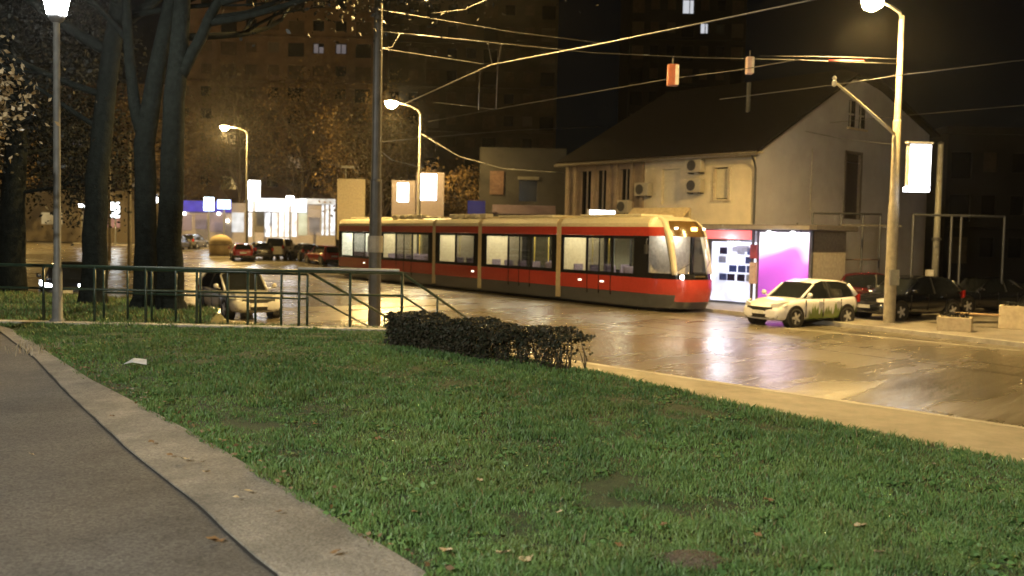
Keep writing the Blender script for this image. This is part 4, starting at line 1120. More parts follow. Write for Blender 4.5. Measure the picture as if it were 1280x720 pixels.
def wrap_paint():
    m = bpy.data.materials.new('decorated_white_paint'); m.use_nodes = True
    n, l = nodes(m); b = n['Principled BSDF']; b.inputs['Roughness'].default_value = .22; b.inputs['Coat Weight'].default_value = .8
    tc = n.new('ShaderNodeTexCoord'); sp = n.new('ShaderNodeSeparateXYZ'); l.new(tc.outputs['Object'], sp.inputs[0])
    mp = n.new('ShaderNodeMapping'); mp.inputs['Scale'].default_value = (7, .3, 1.1); l.new(tc.outputs['Object'], mp.inputs['Vector'])
    nz = n.new('ShaderNodeTexNoise'); nz.inputs['Scale'].default_value = 1.6; nz.inputs['Detail'].default_value = 5; l.new(mp.outputs['Vector'], nz.inputs['Vector'])
    # printed grass graphic: rises from the sill, only behind the front wheel
    a = n.new('ShaderNodeMath'); a.operation = 'MULTIPLY_ADD'; a.inputs[1].default_value = -.95; l.new(nz.outputs['Fac'], a.inputs[0]); l.new(sp.outputs['Z'], a.inputs[2])
    c = n.new('ShaderNodeMapRange'); c.inputs['From Min'].default_value = .02; c.inputs['From Max'].default_value = .12; c.inputs['To Min'].default_value = 1; c.inputs['To Max'].default_value = 0
    l.new(a.outputs[0], c.inputs['Value'])
    fx = n.new('ShaderNodeMapRange'); fx.inputs['From Min'].default_value = .75; fx.inputs['From Max'].default_value = .55; fx.inputs['To Min'].default_value = 0; fx.inputs['To Max'].default_value = 1
    l.new(sp.outputs['X'], fx.inputs['Value'])
    mu = n.new('ShaderNodeMath'); mu.operation = 'MULTIPLY'; l.new(c.outputs['Result'], mu.inputs[0]); l.new(fx.outputs['Result'], mu.inputs[1])
    mx = n.new('ShaderNodeMix'); mx.data_type = 'RGBA'; mx.inputs['A'].default_value = (.70, .71, .76, 1); mx.inputs['B'].default_value = (.16, .24, .05, 1)
    l.new(mu.outputs[0], mx.inputs['Factor']); l.new(mx.outputs['Result'], b.inputs['Base Color'])
    return m
def on_street(u, v, z=RZ): return PT(u, v, z)
# white decorated hatchback parked in front of the purple poster, nose to the left
make_car('white hatchback with printed green grass on its sides, parked by the purple poster', Vector((9.55, 31.4, RZ + .0)), math.radians(-147), wrap_paint(), L=4.0, W=1.72, H=1.5)
# dark car split by the lamp pole
blk = carpaint('paint_black', (.008, .009, .012))
make_car('black hatchback parked half behind the right lamp pole', Vector((13.8, 33.3, RZ + .126)), math.radians(-152), blk, L=4.1, W=1.75, H=1.5, style='hatch')
make_car('dark red car parked behind the black hatchback, only its flank showing', Vector((14.6, 37.6, RZ + .126)), math.atan2(-.1, .99), carpaint('paint_darkred', (.06, .006, .009)), L=3.9, W=1.7, H=1.45)
make_car('low dark sedan parked right of the black hatchback', Vector((18.3, 37.3, RZ + .126)), math.radians(-160), carpaint('paint_night', (.010, .011, .016)), L=4.4, W=1.74, H=1.4, style='sedan')
# white estate in the near lane, behind the railing
make_car('white car with black bumpers standing in the near lane behind the railing', Vector((-8.75, 30.4, RZ)), math.radians(-57), carpaint('paint_white', (.46, .46, .47)), L=4.2, W=1.66, H=1.42, style='wagon', dark_low=black_plastic, name='car')
# dark car at far left behind the lamp post
make_car('dark car with bright lamps behind the park lamp post at left', Vector((-16.1, 34.6, RZ)), math.atan2(-.93, .36), carpaint('paint_blue', (.012, .014, .02)), L=4.2, W=1.7, H=1.42, style='sedan', lights=glow('car_beam', (.85, .92, 1), 9), name='car')
# cars parked in front of the lit shops
far = [(302, 312, 78, 'small red car at the left end of the row in front of the lit shop', (.30, .02, .02), 'hatch', 1.4, .9), (324, 313, 80, 'dark car second in the row in front of the lit shop', (.012, .012, .014), 'hatch', 1.45, 1.1),
       (352, 316, 81, 'silver white van parked in the middle of the row by the lit shop', (.55, .54, .5), 'van', 1.75, .3), (380, 317, 79, 'dark grey car parked between the silver van and the red car', (.03, .03, .034), 'hatch', 1.45, 1.2),
       (404, 318, 75, 'red car with shining tail parked close to the tram rear', (.34, .02, .022), 'hatch', 1.5, 1.4), (222, 306, 92, 'dark car far off under the blue shop sign', (.02, .02, .024), 'sedan', 1.4, .1), (243, 303, 95, 'grey car far off left of the round beige hut', (.12, .12, .12), 'hatch', 1.45, .2)]
for i, (u, v, y, lab, c, sty, hh_, rot) in enumerate(far):
    q = AT(u, v, y); x = q.x
    make_car(lab, Vector((x, y, rise(x, y))), math.pi * .5 + rot * .6 - .2, carpaint('paint_far_%s' % 'abcdefg'[i], c), L=4.0 if sty != 'van' else 4.4, W=1.7, H=hh_, style=sty, group='cars parked before the lit shops')

# ================================================================== OVERHEAD WIRES
def wire(label, pts, r=.022, sag=0.0, n=14, name='overhead_wire', m=cable_m, group='overhead wires of the tram line'):
    P = [Vector(p) for p in pts]; out = []
    for a, b_ in zip(P, P[1:]):
        for i in range(n): 
            t_ = i / n; q = a.lerp(b_, t_); q.z -= sag * 4 * t_ * (1 - t_); out.append(q)
    out.append(P[-1])
    o = MB().tube(out, r * .56, n=5).build(name, m, smooth=True); tag(o, label, 'wire', group); return o
HW1 = 6.3
def W3(u, v): return PT(u, v, HW1)
c1 = [W3(1120, -22), W3(1000, 3), W3(920, 20), W3(740, 57), W3(614, 81), W3(505, 130)]
wire('brightest contact wire rising from the middle lamp to the upper right', c1, .030, n=4, m=mat('cable_lit', (.18, .172, .16), .45, vary=.3, scale=3))  # paler copy of the cable colour, stands for lamplight on this wire
c2 = [W3(1000, 74), W3(920, 88), W3(840, 98), W3(725, 118), W3(620, 136), W3(535, 152)]
wire('contact wire just below the brightest one, passing the orange box', c2, .026, n=4)
c3 = [W3(1280, 75), W3(1133, 93), W3(1043, 106), W3(900, 124)]
wire('contact wire held by the slanting bracket of the right lamp pole', c3, .024, n=4)
poleL = Vector((-3.35, 23.2, 0)); poleR = Vector((12.4, 31.2, 0))
def onpole(P, v, u):  # height on a pole where the image row v meets it
    return AT(u, v, P.y).z
zL = lambda v: onpole(poleL, v, 467); zR = lambda v: onpole(poleR, v, 1131)
mid = AT(870, 72, 28.3)
s2 = [Vector((poleL.x, poleL.y, zL(39))), AT(610, 53, 25.2), AT(740, 66, 26.6), mid, AT(1000, 75, 29.8), Vector((poleR.x, poleR.y, zR(80)))]
wire('main span wire with beads from the dark pole across to the right lamp pole', s2, .020, n=5)
for f in range(9):
    a, c = (s2[1], s2[2]) if f < 4 else (s2[2], s2[3]); q = a.lerp(c, (f % 4 + .5) / 4)
ob = MB()
wire('thick white insulated stretch of the span wire beside the dark pole', [s2[0].lerp(s2[1], .22) + Vector((0, 0, .0)), s2[1] + Vector((0, 0, .0))], .034, n=4)
s1 = [Vector((poleL.x, poleL.y, zL(12))), AT(545, 24, 24.6), AT(640, 40, 26), AT(760, 55, 28)]
wire('topmost span wire fading into the dark right of the dark pole', s1, .016, n=5)
s3 = [Vector((poleL.x, poleL.y, zL(60))), AT(530, 69, 24.6), AT(604, 80, 25.9)]
wire('short span wire from the dark pole to the hanger of the brightest wire', s3, .020, n=5)
s5 = [AT(470, 62, 23.25), AT(490, 59, 23.6), AT(500, 42, 23.9)]
wire('bent jumper cable beside the dark pole', s5, .022, n=3)
wire('left vertical hanger linking the two contact wires', [AT(610, 55, 25.3), W3(615, 80)], .020, n=2)
wire('right vertical hanger linking the two contact wires', [AT(627, 55, 25.3), W3(622, 79)], .020, n=2)
wire('left cross wire between the upper and lower contact wire', [W3(600, 86), W3(598, 137)], .030, n=3)
wire('right cross wire between the upper and lower contact wire', [W3(622, 80), W3(620, 136)], .030, n=3)
wire('white cross span joining the lower contact wire from the left', [W3(542, 128), W3(580, 132), W3(618, 137)], .034, n=3)
wire('cable sagging from the middle lamp pole to the house roof', [AT(524, 166, 58), AT(575, 196, 56.5), AT(630, 211, 54), AT(704, 216, 50)], .05, n=6)
wire('thin cable from the dark pole toward the dark right background', [Vector((poleL.x, poleL.y, zL(178))), AT(520, 173, 38), AT(640, 163, 50), AT(760, 158, 60)], .03, n=5)
wire('telephone cable running right from the gable to beyond the picture', [AT(1038, 153.5, 40), AT(1135, 144, 38), AT(1300, 130, 35)], .024, n=5)
wire('thin cable between the gable wall hook and the right lamp pole', [AT(1001, 163, 44.0), AT(1060, 175, 38.5), Vector((poleR.x, poleR.y, zR(181)))], .022, n=5)
wire('double line cable near the right lamp pole with a red sleeve', [AT(950, 70, 29), AT(1040, 71, 30), AT(1130, 74, 31.2)], .018, n=4)
o = wire('short red sleeve on the double cable left of the right lamp pole', [AT(1036, 75.5, 29.9), AT(1080, 76.5, 30.4)], .045, n=2, name='cable_sleeve', m=mat('sleeve_red', (.5, .04, .05), .5)); o['category'] = 'cable sleeve'
wire('diagonal cable left of the middle lamp, from the dark pole down to the tree', [Vector((poleL.x, poleL.y, zL(185))), AT(490, 200, 40), AT(530, 210, 55)], .03, n=4)
wire('upper tie wire rising to the lamp above the picture', [AT(540, 17, 24.5), AT(580, 12, 24.3), AT(620, -6, 24)], .018, n=3)
# slanting bracket on the right pole
t = empty('wire_bracket', (poleR.x, poleR.y, zR(168))); tag(t, 'slanting bracket arm from the right lamp pole to the contact wire', 'bracket')
e = W3(1043, 102) - Vector((poleR.x, poleR.y, zR(168)))
MB().tube([(-.14, -.12, 0), e * .55, e * .96], [.05, .042, .035], n=8).build('arm', mat('bracket_metal', (.42, .38, .30), .45), t, smooth=True)
MB().lathe([(.03, -.14), (.07, -.1), (.07, 0), (.04, .05), (.07, .1), (.03, .16)], e, 10).build('insulator', mat('insulator_white', (.6, .58, .52), .3), t)
# boxes hanging on the wires
def hang(label, u, v, y, w, h_, col, cat='signal box', r=0.0):
    q = AT(u, v, y); t = empty('hanging_box', q, r); tag(t, label, cat, 'boxes hanging on the overhead wires')
    MB().box(-w / 2, w / 2, -.11, .11, -h_ / 2, h_ / 2).build('casing', mat('hang_' + cat.replace(' ', '_') + '_%d' % int(u), col, .5), t, bevel=.02)
    MB().box(w * .18, w / 2 + .003, -.118, -.111, -h_ * .46, h_ * .46).build('side_plate', mat('hang_plate', (.55, .52, .46), .4), t)
    MB().tube([(0, 0, h_ / 2), (0, 0, h_ / 2 + .18)], .02, n=6).build('hook', dark_metal, t)
hang('small orange box hanging under the contact wire', 841, 94, 27.2, .30, .60, (.26, .08, .04))
hang('small pale pinkish box hanging right of the orange one', 937, 82, 27.6, .20, .48, (.50, .36, .33))

# ================================================================== POLES AND FRAMES AT RIGHT
def pole(label, x, y, z0, h_, r, m=pole_grey, name='utility_pole', cap=True):
    t = empty(name, (x, y, z0)); tag(t, label, 'pole')
    MB().tube([(0, 0, 0), (0, 0, h_ * .5), (0, 0, h_)], [r, r * .85, r * .7], n=10).build('shaft', m, t, smooth=True)
    MB().lathe([(r * 1.05, h_ * .42), (r * 1.3, h_ * .42), (r * 1.3, h_ * .42 + .12), (r * 1.05, h_ * .42 + .12)], n=10).lathe([(r * .8, h_), (r, h_ + .03), (.02, h_ + .1)], n=10).build('collar', dark_metal, t)
    return t
q = AT(1168, 360, 38.0)
t = pole('thin grey utility pole right of the house with a meter box low down', q.x, 38.0, RZ + .126, AT(1175, 180, 38).z - RZ - .126, .15)
MB().box(-.35, -.12, -.15, .1, .95, 1.6).build('meter_box', mat('meter_box', (.35, .34, .32), .5), t)
q = AT(162, 330, 60); pole('thin yellowish pole behind the forked trunk', q.x, 60, RZ, AT(162, 165, 60).z - RZ, .13, pole_conc)
q = AT(137, 300, 74); pole('short thin pole left of the forked trunk far off', q.x, 74, rise(0, 74), AT(137, 200, 74).z - rise(0, 74), .12, pole_conc)
q = AT(410, 270, 88)
# open steel frame beside the house
def frame(label, pts_u, y0, y1, vtop, group=None):
    t = empty('steel_frame', (0, 0, 0)); tag(t, label, 'steel frame', group); ys_ = np.linspace(y0, y1, len(pts_u)); tops = []
    for u, y in zip(pts_u, ys_):
        p = AT(u, vtop + (u - 1000) * .018, y); tops.append(p)
        MB().tube([(p.x, p.y, RZ + .12), (p.x, p.y, p.z)], .045, n=6).build('upright', steel_m, t)
    MB().tube(tops, .05, n=6).build('top_rail', steel_m, t)
    return t, tops
fm, tops = frame('grey steel scaffold frame standing before the gable wall', [1016, 1052, 1079, 1101], 37.0, 40.2, 266)
for i, (a, c) in enumerate(zip(tops, tops[1:])):
    MB().tube([(a.x, a.y, 1.0), (c.x, c.y, 1.0)], .03, n=6).build('cross_bar', mat('rusty_steel', (.16, .10, .08), .7), fm)
MB().tube([(tops[0].x, tops[0].y, .9), (tops[1].x, tops[1].y, RZ + .2)], .03, n=6).build('brace', steel_m, fm)
MB().tube([(tops[0].x + .3, tops[0].y, .6), (tops[0].x - .6, tops[0].y, 2.4)], .03, n=6).build('brace', steel_m, fm)
MB().box(tops[1].x, tops[3].x, tops[1].y - .1, tops[1].y + .25, 2.35, 2.42).build('plank', mat('scaffold_plank', (.05, .045, .04), .8), fm)
frame('thin grey steel frame standing in the dark right of the house', [1142, 1190, 1202, 1256], 36.5, 36.8, 266)
MB_ = MB()
t = empty('parapet_wall', (0, 0, 0)); tag(t, 'low pale wall behind the parked cars at the right edge', 'wall')
a, c = AT(1185, 366, 39.5), AT(1400, 372, 38.5)
MB().prism([(a.x, a.y, RZ + .1), (c.x, c.y, RZ + .1), (c.x, c.y, c.z), (a.x, a.y, a.z)], (0, .22, 0)).build('wall', mat('low_wall', (.20, .18, .17), .8), t)
MB().prism([(a.x, a.y - .04, a.z + .003), (c.x, c.y - .04, c.z + .003), (c.x, c.y - .04, c.z + .07), (a.x, a.y - .04, a.z + .07)], (0, .3, 0)).build('coping', concrete, t)
# concrete planters and bench
stone_y = mat('planter_concrete', (.42, .36, .26), .8, vary=.2, scale=6, bump=.3)
def planter(label, x, y, w, d, h_, rz):
    t = empty('planter', (x, y, RZ + .126), rz); tag(t, label, 'planter', 'concrete planters by the kerb')
    b = MB(); th = .08
    b.box(-w / 2, w / 2, -d / 2, -d / 2 + th, 0, h_).box(-w / 2, w / 2, d / 2 - th, d / 2, 0, h_).box(-w / 2, -w / 2 + th, -d / 2 + th, d / 2 - th, 0, h_).box(w / 2 - th, w / 2, -d / 2 + th, d / 2 - th, 0, h_)
    b.build('trough', stone_y, t, bevel=.015)
    MB().box(-w / 2 + th, w / 2 - th, -d / 2 + th, d / 2 - th, .05, h_ - .06).build('soil', earth, t)
    n = 260; P = np.stack([rng.uniform(-w / 2 + .1, w / 2 - .1, n), rng.uniform(-d / 2 + .1, d / 2 - .1, n), rng.uniform(h_ - .05, h_ + .12, n)], 1)
    q_ = leaf_cloud('plants', P, .08, dk, t); q_['kind'] = 'stuff'
q = PT(1193, 413, RZ + .126); planter('low concrete planter beside the black hatchback', q.x, q.y, .95, .7, .42, -.5)
q = PT(1270, 412, RZ + .126); planter('taller yellowish concrete planter at the right edge of the picture', q.x + .25, q.y + .35, 1.1, .8, .72, -.5)
q = PT(1232, 410, RZ + .126); t = empty('bench', (q.x, q.y + .3, RZ + .126), -.45); tag(t, 'low bench between the two concrete planters', 'bench')
MB().box(-.75, .75, -.2, .2, .38, .43).build('seat', mat('bench_wood', (.24, .16, .09), .7), t, bevel=.01)
for x in (-.6, .6): MB().box(x - .05, x + .05, -.16, .16, 0, .377).build('leg', stone_y, t)

# ================================================================== BEHIND THE TRAM
bp_m = mat('billboard_grey', (.09, .075, .08), .6)
def billboard(label, u0, u1, v0, v1, y, su0, su1, sv0, sv1, m=bp_m, grp=None, screen=True):
    a, c = AT(u0, v1, y), AT(u1, v0, y); t = empty('billboard', ((a.x + c.x) / 2, y, rise(0, y))); tag(t, label, 'billboard', grp)
    z0 = rise(0, y); w = c.x - a.x; lo, hi_ = a.z - z0, c.z - z0
    MB().box(-w / 2, w / 2, -.12, .12, lo, hi_).build('panel', m, t, bevel=.03)
    for x in (-w * .3, w * .3): MB().tube([(x, .02, 0), (x, .02, lo)], .07, n=8).build('leg', pole_grey, t)
    if screen:
        s0, s1 = AT(su0, sv1, y), AT(su1, sv0, y); cx = (a.x + c.x) / 2
        MB().box(s0.x - cx, s1.x - cx, -.15, -.122, s0.z - z0, s1.z - z0).build('lit_screen', white_glow, t)
    return t
billboard('small lit billboard left of the larger one above the tram roof', 489, 520, 226, 290, 63, 497, 511, 229, 252, grp='lit billboards behind the tram')
billboard('larger lit billboard right of the small one above the tram roof', 520, 556, 216, 290, 62, 525, 546, 218, 250, grp='lit billboards behind the tram')
t = billboard('beige blank billboard above the rear of the tram', 421, 457, 224, 300, 66, 0, 0, 0, 0, m=mat('billboard_beige', (.20, .175, .13), .7), screen=False)
z0 = rise(0, 66); q = AT(433, 210, 66); MB().tube([(-.4, 0, AT(433, 224, 66).z - z0), (-.4, 0, q.z - z0)], .04, n=6).box(-.7, .2, -.15, .15, q.z - z0, q.z - z0 + .15).build('top_lamp', pole_grey, t)
# low dark building left of the house
y = 60
a, c = AT(598, 300, y), AT(708, 186, y)
t = empty('low_building', (a.x, y, RZ)); tag(t, 'dark low building left of the gabled house with brick panel and one window', 'building'); Wd = c.x - a.x; Ht = c.z - RZ
dkw = mat('dark_building_wall', (.016, .015, .013), .85, vary=.3, scale=1.2)
def L3(u, v): q = AT(u, v, y); return q.x - a.x, q.z - RZ
x1, zt = L3(649, 225); x2, zb_ = L3(671, 252)
b = MB(); wall_with_holes(b, 0, Wd, 0, Ht, [(x1, x2, zb_, zt)], lambda s, z, d: (s, d, z), .3); b.box(0, Wd, .32, 8, Ht - .2, Ht); b.box(-.02, 0, .0, 8, 0, Ht); b.box(Wd, Wd + .02, 0, 8, 0, Ht); b.build('wall', dkw, t)
MB().box(x1, x2, .25, .3, zb_, zt).build('window', dark_win, t)
MB().box(x1 - .1, x2 + .1, -.08, -.003, zt + .02, zt + .22).build('lintel', mat('lintel', (.09, .085, .07), .8), t)
p1, q1 = L3(612, 243); p2, q2 = L3(630, 214)
MB().box(p1, p2, -.05, -.003, q1, q2).build('brick_panel', mat('brick_panel', (.075, .042, .03), .85, vary=.35, scale=8), t)
q = AT(597, 260, 57); t = empty('shop_sign', (q.x, 57, RZ)); tag(t, 'dark blue shop sign standing above the tram roof', 'sign')
MB().box(-.6, .45, -.1, .1, AT(0 + 597, 270, 57).z - RZ, AT(597, 251, 57).z - RZ).build('board', glow('blue_sign', (.03, .03, .26), .09), t)
for x in (-.5, .5): MB().tube([(x, 0, 0), (x, 0, AT(597, 270, 57).z - RZ)], .05, n=6).build('leg', steel_m, t)
q0, q1 = AT(615, 268, 57), AT(695, 258, 57); t = empty('long_awning', (q0.x, 57, RZ)); tag(t, 'long purplish awning between the blue sign and the house', 'awning')
MB().prism([(0, 0, q0.z - RZ), (q1.x - q0.x, 0, q0.z - RZ), (q1.x - q0.x, .8, q1.z - RZ), (0, .8, q1.z - RZ)], (0, 0, .06)).build('cloth', mat('purple_awning', (.05, .034, .05), .8), t)
for x in (.1, q1.x - q0.x - .1): MB().tube([(x, 0.05, 0), (x, .05, q0.z - RZ)], .05, n=6).build('leg', steel_m, t)

# ================================================================== FAR SHOP ROW AND APARTMENTS
def far_box(u0, u1, v0, v1, y, name, label, m, cat, depth=8.0):
    a, c = AT(u0, v1, y), AT(u1, v0, y); z0 = rise(0, y)
    t = empty(name, ((a.x + c.x) / 2, y, z0)); tag(t, label, cat)
    w = c.x - a.x; h_ = c.z - z0
    MB().box(-w / 2, w / 2, 0, depth, 0, h_).build('wall', m, t)
    return t, w, h_, (a.x + c.x) / 2, z0
shop_w = mat('far_shop_wall', (.30, .27, .24), .8)
bright = glow('shop_window_bright', (.92, .95, 1.0), .42, .7, 1.6)
Y = 102
def rect_on(t, cx, z0, y, u0, u1, v0, v1, nm, m, off=.0, th=.05):
    a, c = AT(u0, v1, y), AT(u1, v0, y)
    return MB().box(a.x - cx, c.x - cx, -off - th, -off - .003, max(.02, a.z - z0), c.z - z0).build(nm, m, t)
t, w, h_, cx, z0 = far_box(308, 420, 250, 300, Y, 'bright_shop', 'brightly lit white shop front behind the parked cars', shop_w, 'shop')
rect_on(t, cx, z0, Y, 309, 384, 249, 264, 'lit_fascia', glow('fascia_white', (.95, .96, 1.0), .65, .6, .5), .25, .2)
for u0, u1 in ((309, 315), (331, 338), (340, 347), (349, 355), (356, 364), (365, 371)): rect_on(t, cx, z0, Y, u0, u1, 266, 296, 'lit_window', bright)
rect_on(t, cx, z0, Y, 316, 330, 264, 290, 'door', mat('shop_door', (.10, .085, .05), .5))
rect_on(t, cx, z0, Y, 373, 384, 262, 294, 'lit_window', glow('greenish_window', (.55, .62, .5), .25, .4, 1))
rect_on(t, cx, z0, Y, 384, 402, 262, 294, 'dim_window', glow('dim_window', (.5, .42, .34), .12, .5, 1))
for u0, u1 in ((402, 405), (407, 411), (413, 419)): rect_on(t, cx, z0, Y, u0, u1, 256, 294, 'lit_window', glow('blue_white_window', (.75, .85, 1), .4, .6, 2))
rect_on(t, cx, z0, Y, 375, 420, 249, 255, 'lit_fascia', glow('fascia_dim', (.6, .65, .7), .3, .5, 1), .2, .1)
t2, w2, h2, cx2, z02 = far_box(206, 307, 254, 300, Y + 3, 'blue_shop', 'shop with blue fascia and bright square sign left of the white shop', shop_w, 'shop')
rect_on(t2, cx2, z02, Y + 3, 212, 290, 252, 264, 'fascia', glow('fascia_blue', (.05, .04, .40), .35, .4, 1), .2, .15)
for u0, u1, v0, v1 in ((222, 240, 268, 288), (244, 258, 268, 286), (262, 282, 268, 290)): rect_on(t2, cx2, z02, Y + 3, u0, u1, v0, v1, 'dim_window', glow('dim_window_b', (.42, .34, .40), .08, .6, 1))
rect_on(t2, cx2, z02, Y + 3, 290, 305, 266, 290, 'lit_window', glow('grey_window', (.62, .68, .75), .3, .5, 1))
for u, v in ((231, 267), (274, 267), (285, 276)): rect_on(t2, cx2, z02, Y + 3, u - 1.5, u + 1.5, v - 1.5, v + 1.5, 'wall_lamp', glow('wall_lamp', (1, .93, .8), 7), .1, .1)
def lightbox(label, u0, u1, v0, v1, y, m, post=True):
    a, c = AT(u0, v1, y), AT(u1, v0, y); z0 = rise(0, y); t = empty('lit_sign', ((a.x + c.x) / 2, y, z0)); tag(t, label, 'sign', 'lit signs of the far shops'); w = c.x - a.x
    MB().box(-w / 2, w / 2, -.15, .15, a.z - z0, c.z - z0).build('lit_panel', m, t, bevel=.05)
    MB().box(-w / 2 - .05, w / 2 + .05, -.1, .16, c.z - z0 + .003, c.z - z0 + .1).build('case_top', dark_metal, t)
    MB().tube([(0, .05, 0), (0, .05, a.z - z0)], .09, n=8).build('post', pole_grey, t)
lightbox('tall white lightbox above the left end of the white shop', 310, 325, 226, 250, 97, glow('tall_sign', (.95, .97, 1), 7))
lightbox('white lightbox above the middle of the white shop', 358, 367, 245, 256, 97, white_glow)
lightbox('square blue white sign over the blue shop', 255, 267, 247, 263, 99, glow('cyan_sign', (.65, .85, 1), 5))
lightbox('wide light blue sign right of the square one', 272, 288, 250, 261, 99, glow('blue_sign_b', (.35, .50, 1), 2.5))
lightbox('white sign left of the forked trunk far off', 124, 134, 246, 252, 100, white_glow)
lightbox('small white sign between trunk and pole far off at left', 139, 149, 253, 272, 100, glow('pale_sign', (.85, .95, 1), 2.5, .4, 1))
lightbox('small white sign seen left of the leaning trunk', 99, 106, 254, 259, 100, white_glow)
lightbox('pale lit sign showing between the two close trunks', 190, 197, 244, 253, 96, white_glow)
# left far building row under the evergreens
t3, w3, h3, cx3, z03 = far_box(-70, 206, 240, 300, 118, 'long_building', 'long low building far off behind the dark trunks', mat('far_wall_warm', (.25, .21, .15), .8), 'building')
for u0, u1, v0, v1, col in ((52, 78, 266, 280, (.55, .42, .2)), (108, 122, 268, 284, (.6, .5, .4)), (128, 150, 268, 284, (.5, .25, .2))):
    rect_on(t3, cx3, z03, 118, u0, u1, v0, v1, 'lit_window', glow('lw_%d' % u0, col, .2, .5, .6))
# round beige hut on the pavement
q = AT(276, 312, 84); t = empty('round_hut', (q.x, 84, rise(0, 84))); tag(t, 'round beige hut standing at the street edge in front of the shops', 'hut')
hut = mat('hut_beige', (.30, .24, .14), .8, vary=.2, scale=3)
MB().lathe([(.98, 0), (1.0, .9), (.96, 1.25), (.80, 1.55), (.45, 1.75), (.05, 1.82)], n=20).build('shell', hut, t, smooth=True)
MB().lathe([(1.03, .86), (1.05, .92), (1.03, .98)], n=20).build('band', mat('hut_band', (.18, .14, .09), .8), t)
q = AT(306, 312, 78); t = empty('concrete_block', (q.x, 78, rise(0, 78)), .3); tag(t, 'small pale concrete block right of the round hut', 'block')
MB().box(-.32, .32, -.3, .3, 0, .85).build('body', concrete, t, bevel=.04); MB().box(-.36, .36, -.34, .34, .853, .93).build('top_slab', concrete, t, bevel=.02)
# apartment blocks
blind = mat('blind_brown', (.075, .055, .04), .8, vary=.3, scale=2); curtain = mat('curtain_grey', (.10, .085, .07), .8)
def apartments(label, u0, u1, vtop, y, m, floors, cols, lit, depth=14, winm=dark_win):
    a, c = AT(u0, 300, y), AT(u1, vtop, y); z0 = rise(0, y); w = c.x - a.x; h_ = c.z - z0
    t = empty('apartment_block', (a.x, y, z0)); tag(t, label, 'apartment block')
    holes = []; fh_ = (h_ - 1.5) / floors; cw = w / cols; wd = [.5 if (j * 7 + floors) % 3 else .72 for j in range(cols)]
    for i in range(floors):
        for j in range(cols):
            x = j * cw + cw * (.5 - wd[j] / 2); z = 1.0 + i * fh_ + fh_ * (.28 if wd[j] < .6 else .12); holes.append((x, x + cw * wd[j], z, 1.0 + i * fh_ + fh_ * .74))
    b = MB(); wall_with_holes(b, 0, w, 0, h_, holes, lambda s, z, d: (s, d, z), .3)
    b.box(-.02, 0, 0, depth, 0, h_); b.box(w, w + .02, 0, depth, 0, h_); b.box(0, w, .35, depth, h_ - .3, h_ - .02); b.build('wall', m, t)
    MB().box(-.3, w + .3, -.35, depth, h_ + .003, h_ + .5).build('parapet', m, t)
    for k, (x0, x1, za, zb2) in enumerate(holes):
        lm_ = lit.get(k)
        if not lm_ and random.random() < .45: lm_ = blind
        if not lm_ and random.random() < .2: lm_ = curtain
        wb = MB()
        if lm_ in (pale, warm, white_w):
            xm = x0 + (x1 - x0) * random.choice((.35, .5, .62)); wb.box(x0 + .12, xm - .07, .2, .24, za + .1, zb2 - .1).box(xm + .07, x1 - .12, .2, .24, za + .1, zb2 - random.choice((.1, .5)))
        else: wb.box(x0, x1, .2, .24, za, zb2)
        wb.build('window', lm_ or winm, t)
    for i in range(1, floors):
        if i % 2: MB().box(cw * .1, w - cw * .1, -.7, -.003, .9 + i * fh_, 1.0 + i * fh_).build('balcony_slab', m, t)
    return t
brick = mat('block_brown', (.15, .10, .07), .85, vary=.45, scale=.35)
warm = glow('lit_window_warm', (1, .75, .45), .06); pale = glow('lit_window_pale', (.75, .72, .85), .05); white_w = glow('lit_window_white', (.85, .88, .95), .28)
apartments('brown apartment block behind the autumn trees, left of the dark pole', 215, 470, -70, 135, brick, 13, 9, {8 * 9 + 6: pale, 8 * 9 + 7: pale, 4 * 9 + 2: warm, 3 * 9 + 5: warm})
apartments('dark brown apartment block far behind the park trunks', 60, 205, 110, 150, brick, 7, 6, {3 * 6 + 2: pale, 4 * 6 + 1: pale, 2 * 6 + 4: warm})
dkb = mat('block_dark', (.02, .019, .021), .9, vary=.2, scale=.4)
apartments('dark tower block high above the house roof with few lit windows', 780, 935, -40, 150, dkb, 12, 7, {9 * 7 + 4: white_w, 10 * 7 + 3: white_w})
apartments('dark brown block behind the small trees, right of the dark pole', 478, 700, -60, 150, mat('block_olive', (.06, .05, .04), .9, vary=.3, scale=.4), 13, 9, {})
apartments('dark house silhouette far right behind the steel frame', 1180, 1330, 170, 70, dkb, 3, 4, {})

# ================================================================== FALLEN LEAVES AND SMALL THINGS ON THE LAWN
lf = leafmat('fallen_leaf', (.26, .17, .07), (.48, .40, .26)); lfb = leafmat('fallen_leaf_brown', (.12, .07, .035), (.22, .13, .06))
def fallen(u, v, size, m, z=.05):
    p = PT(u, v, z); n = 6; b = MB(); a0 = random.random() * 6.28
    out = []
    for i in range(9):
        an = a0 + i * 2 * math.pi / 9; r = size * (.5 if i % 2 else .36) * random.uniform(.8, 1.15)
        out.append((r * math.cos(an), r * .75 * math.sin(an), random.uniform(0, size * .22)))
    b.add([(0, 0, 0)] + out, [(0, 1 + i, 1 + (i + 1) % 9) for i in range(9)])
    o = b.build('fallen_leaf', m); o.location = p; o.rotation_euler = (random.uniform(-.3, .3), random.uniform(-.3, .3), 0)
    return o
spots = [(558, 690, .10), (655, 700, .10), (628, 692, .09), (775, 682, .06), (960, 625, .07), (1075, 658, .10), (945, 668, .07), (472, 548, .07), (692, 548, .06), (1222, 632, .06), (830, 655, .05), (1165, 580, .08), (520, 640, .06), (700, 640, .05), (1100, 690, .07), (880, 600, .05), (600, 600, .05), (395, 530, .06)]
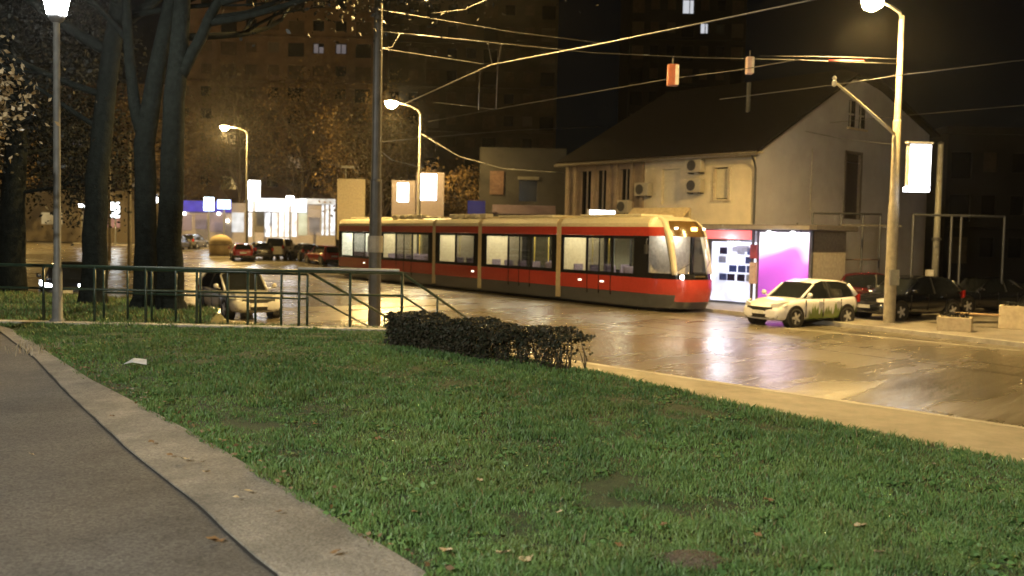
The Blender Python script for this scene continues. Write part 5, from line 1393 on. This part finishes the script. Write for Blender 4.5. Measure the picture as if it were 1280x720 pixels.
for u, v, s_ in spots:
    o = fallen(u, v, s_, lf if random.random() < .75 else lfb); tag(o, 'pale dry leaf lying in the green lawn grass', 'leaf', 'fallen leaves on the lawn')
onedge = [(255, 577, .05, lfb), (190, 552, .06, lfb), (212, 568, .06, lfb), (230, 574, .09, lf), (258, 590, .06, lf), (310, 614, .07, lf), (296, 622, .05, lf), (348, 640, .05, lfb), (420, 690, .06, lfb), (140, 520, .05, lfb)]
for u, v, s_, m in onedge:
    o = fallen(u, v, s_, m, .048); tag(o, 'dry leaf lying on the pale concrete path edge', 'leaf', 'fallen leaves on the path edge')
o = fallen(268, 676, .11, lfb, .012); tag(o, 'brown leaf lying on the dark asphalt path near the joint', 'leaf')
o = fallen(40, 568, .05, lf, .012); tag(o, 'tiny pale leaf lying alone on the asphalt path', 'leaf')
# litter along the lawn side of the edge
P = []
for a in ro[3:70]:
    for _ in range(4): P.append((a.x + random.gauss(.10, .07), a.y + random.gauss(.05, .05), .05 + random.random() * .015))
o = leaf_cloud('leaf_litter', np.array(P), .038, leafmat('litter_leaf', (.08, .05, .028), (.22, .15, .08)), flat=.8); o['kind'] = 'stuff'
# white litter and the worn molehill
p = PT(170, 455, .06); b = MB(); b.add([(-.14, 0, 0), (-.02, -.05, .03), (.13, -.02, .0), (.10, .06, .05), (-.05, .07, .06)], [(0, 1, 4), (1, 2, 3, 4)])
o = b.build('paper_scrap', mat('paper_white', (.55, .55, .55), .8)); o.location = p; q = o.modifiers.new('s', 'SOLIDIFY'); q.thickness = .006; tag(o, 'crumpled white paper scrap lying in the lawn', 'litter')
p = PT(865, 706, .0); b = MB(); secs = []
for i in range(9):
    f = i / 8; r = .16 * math.cos(f * 1.5); secs.append([(1.15 * r * math.cos(k * .35) * (1 + .18 * math.sin(k * 2.1 + i)), .75 * r * math.sin(k * .35), .005 + .055 * math.sin(f * 1.5) + .008 * random.random()) for k in range(18)])
b.loft(secs, closed=True); o = b.build('earth_mound', mat('mound_earth', (.085, .065, .045), .95, vary=.5, scale=30, bump=1.0, bscale=60), smooth=True); o.location = p; tag(o, 'small brown earth mound in the lawn at the bottom', 'earth mound')
# pale dry tuft where the path edge begins
n = 260; P0 = PT(34, 440, 0)
n = 60
for nm, u, v in (('a', 40, 438), ('b', 22, 425), ('c', 52, 446)):
    pass
px = P0.x + .1 + rng.normal(size=n) * .16; py = P0.y + rng.normal(size=n) * .4
o = grass_mesh('grass', px, py, .02 + 0 * px, rng.uniform(.06, .16, n), rng.uniform(.010, .016, n), gm, np.tile(np.array([.30, .26, .18]), (n, 1)))

# ================================================================== DAMP NIGHT AIR (the glow round the lamps)
hm = bpy.data.materials.new('damp_air'); hm.use_nodes = True
n, l = nodes(hm); n.remove(n['Principled BSDF'])
pv = n.new('ShaderNodeVolumePrincipled'); pv.inputs['Color'].default_value = (.92, .92, .92, 1); pv.inputs['Density'].default_value = 0.00016
pv.inputs['Anisotropy'].default_value = 0.86
l.new(pv.outputs[0], n['Material Output'].inputs['Volume'])
MB().box(-130, 130, -12, 195, -2.4, 62).build('haze', hm, kind='stuff')
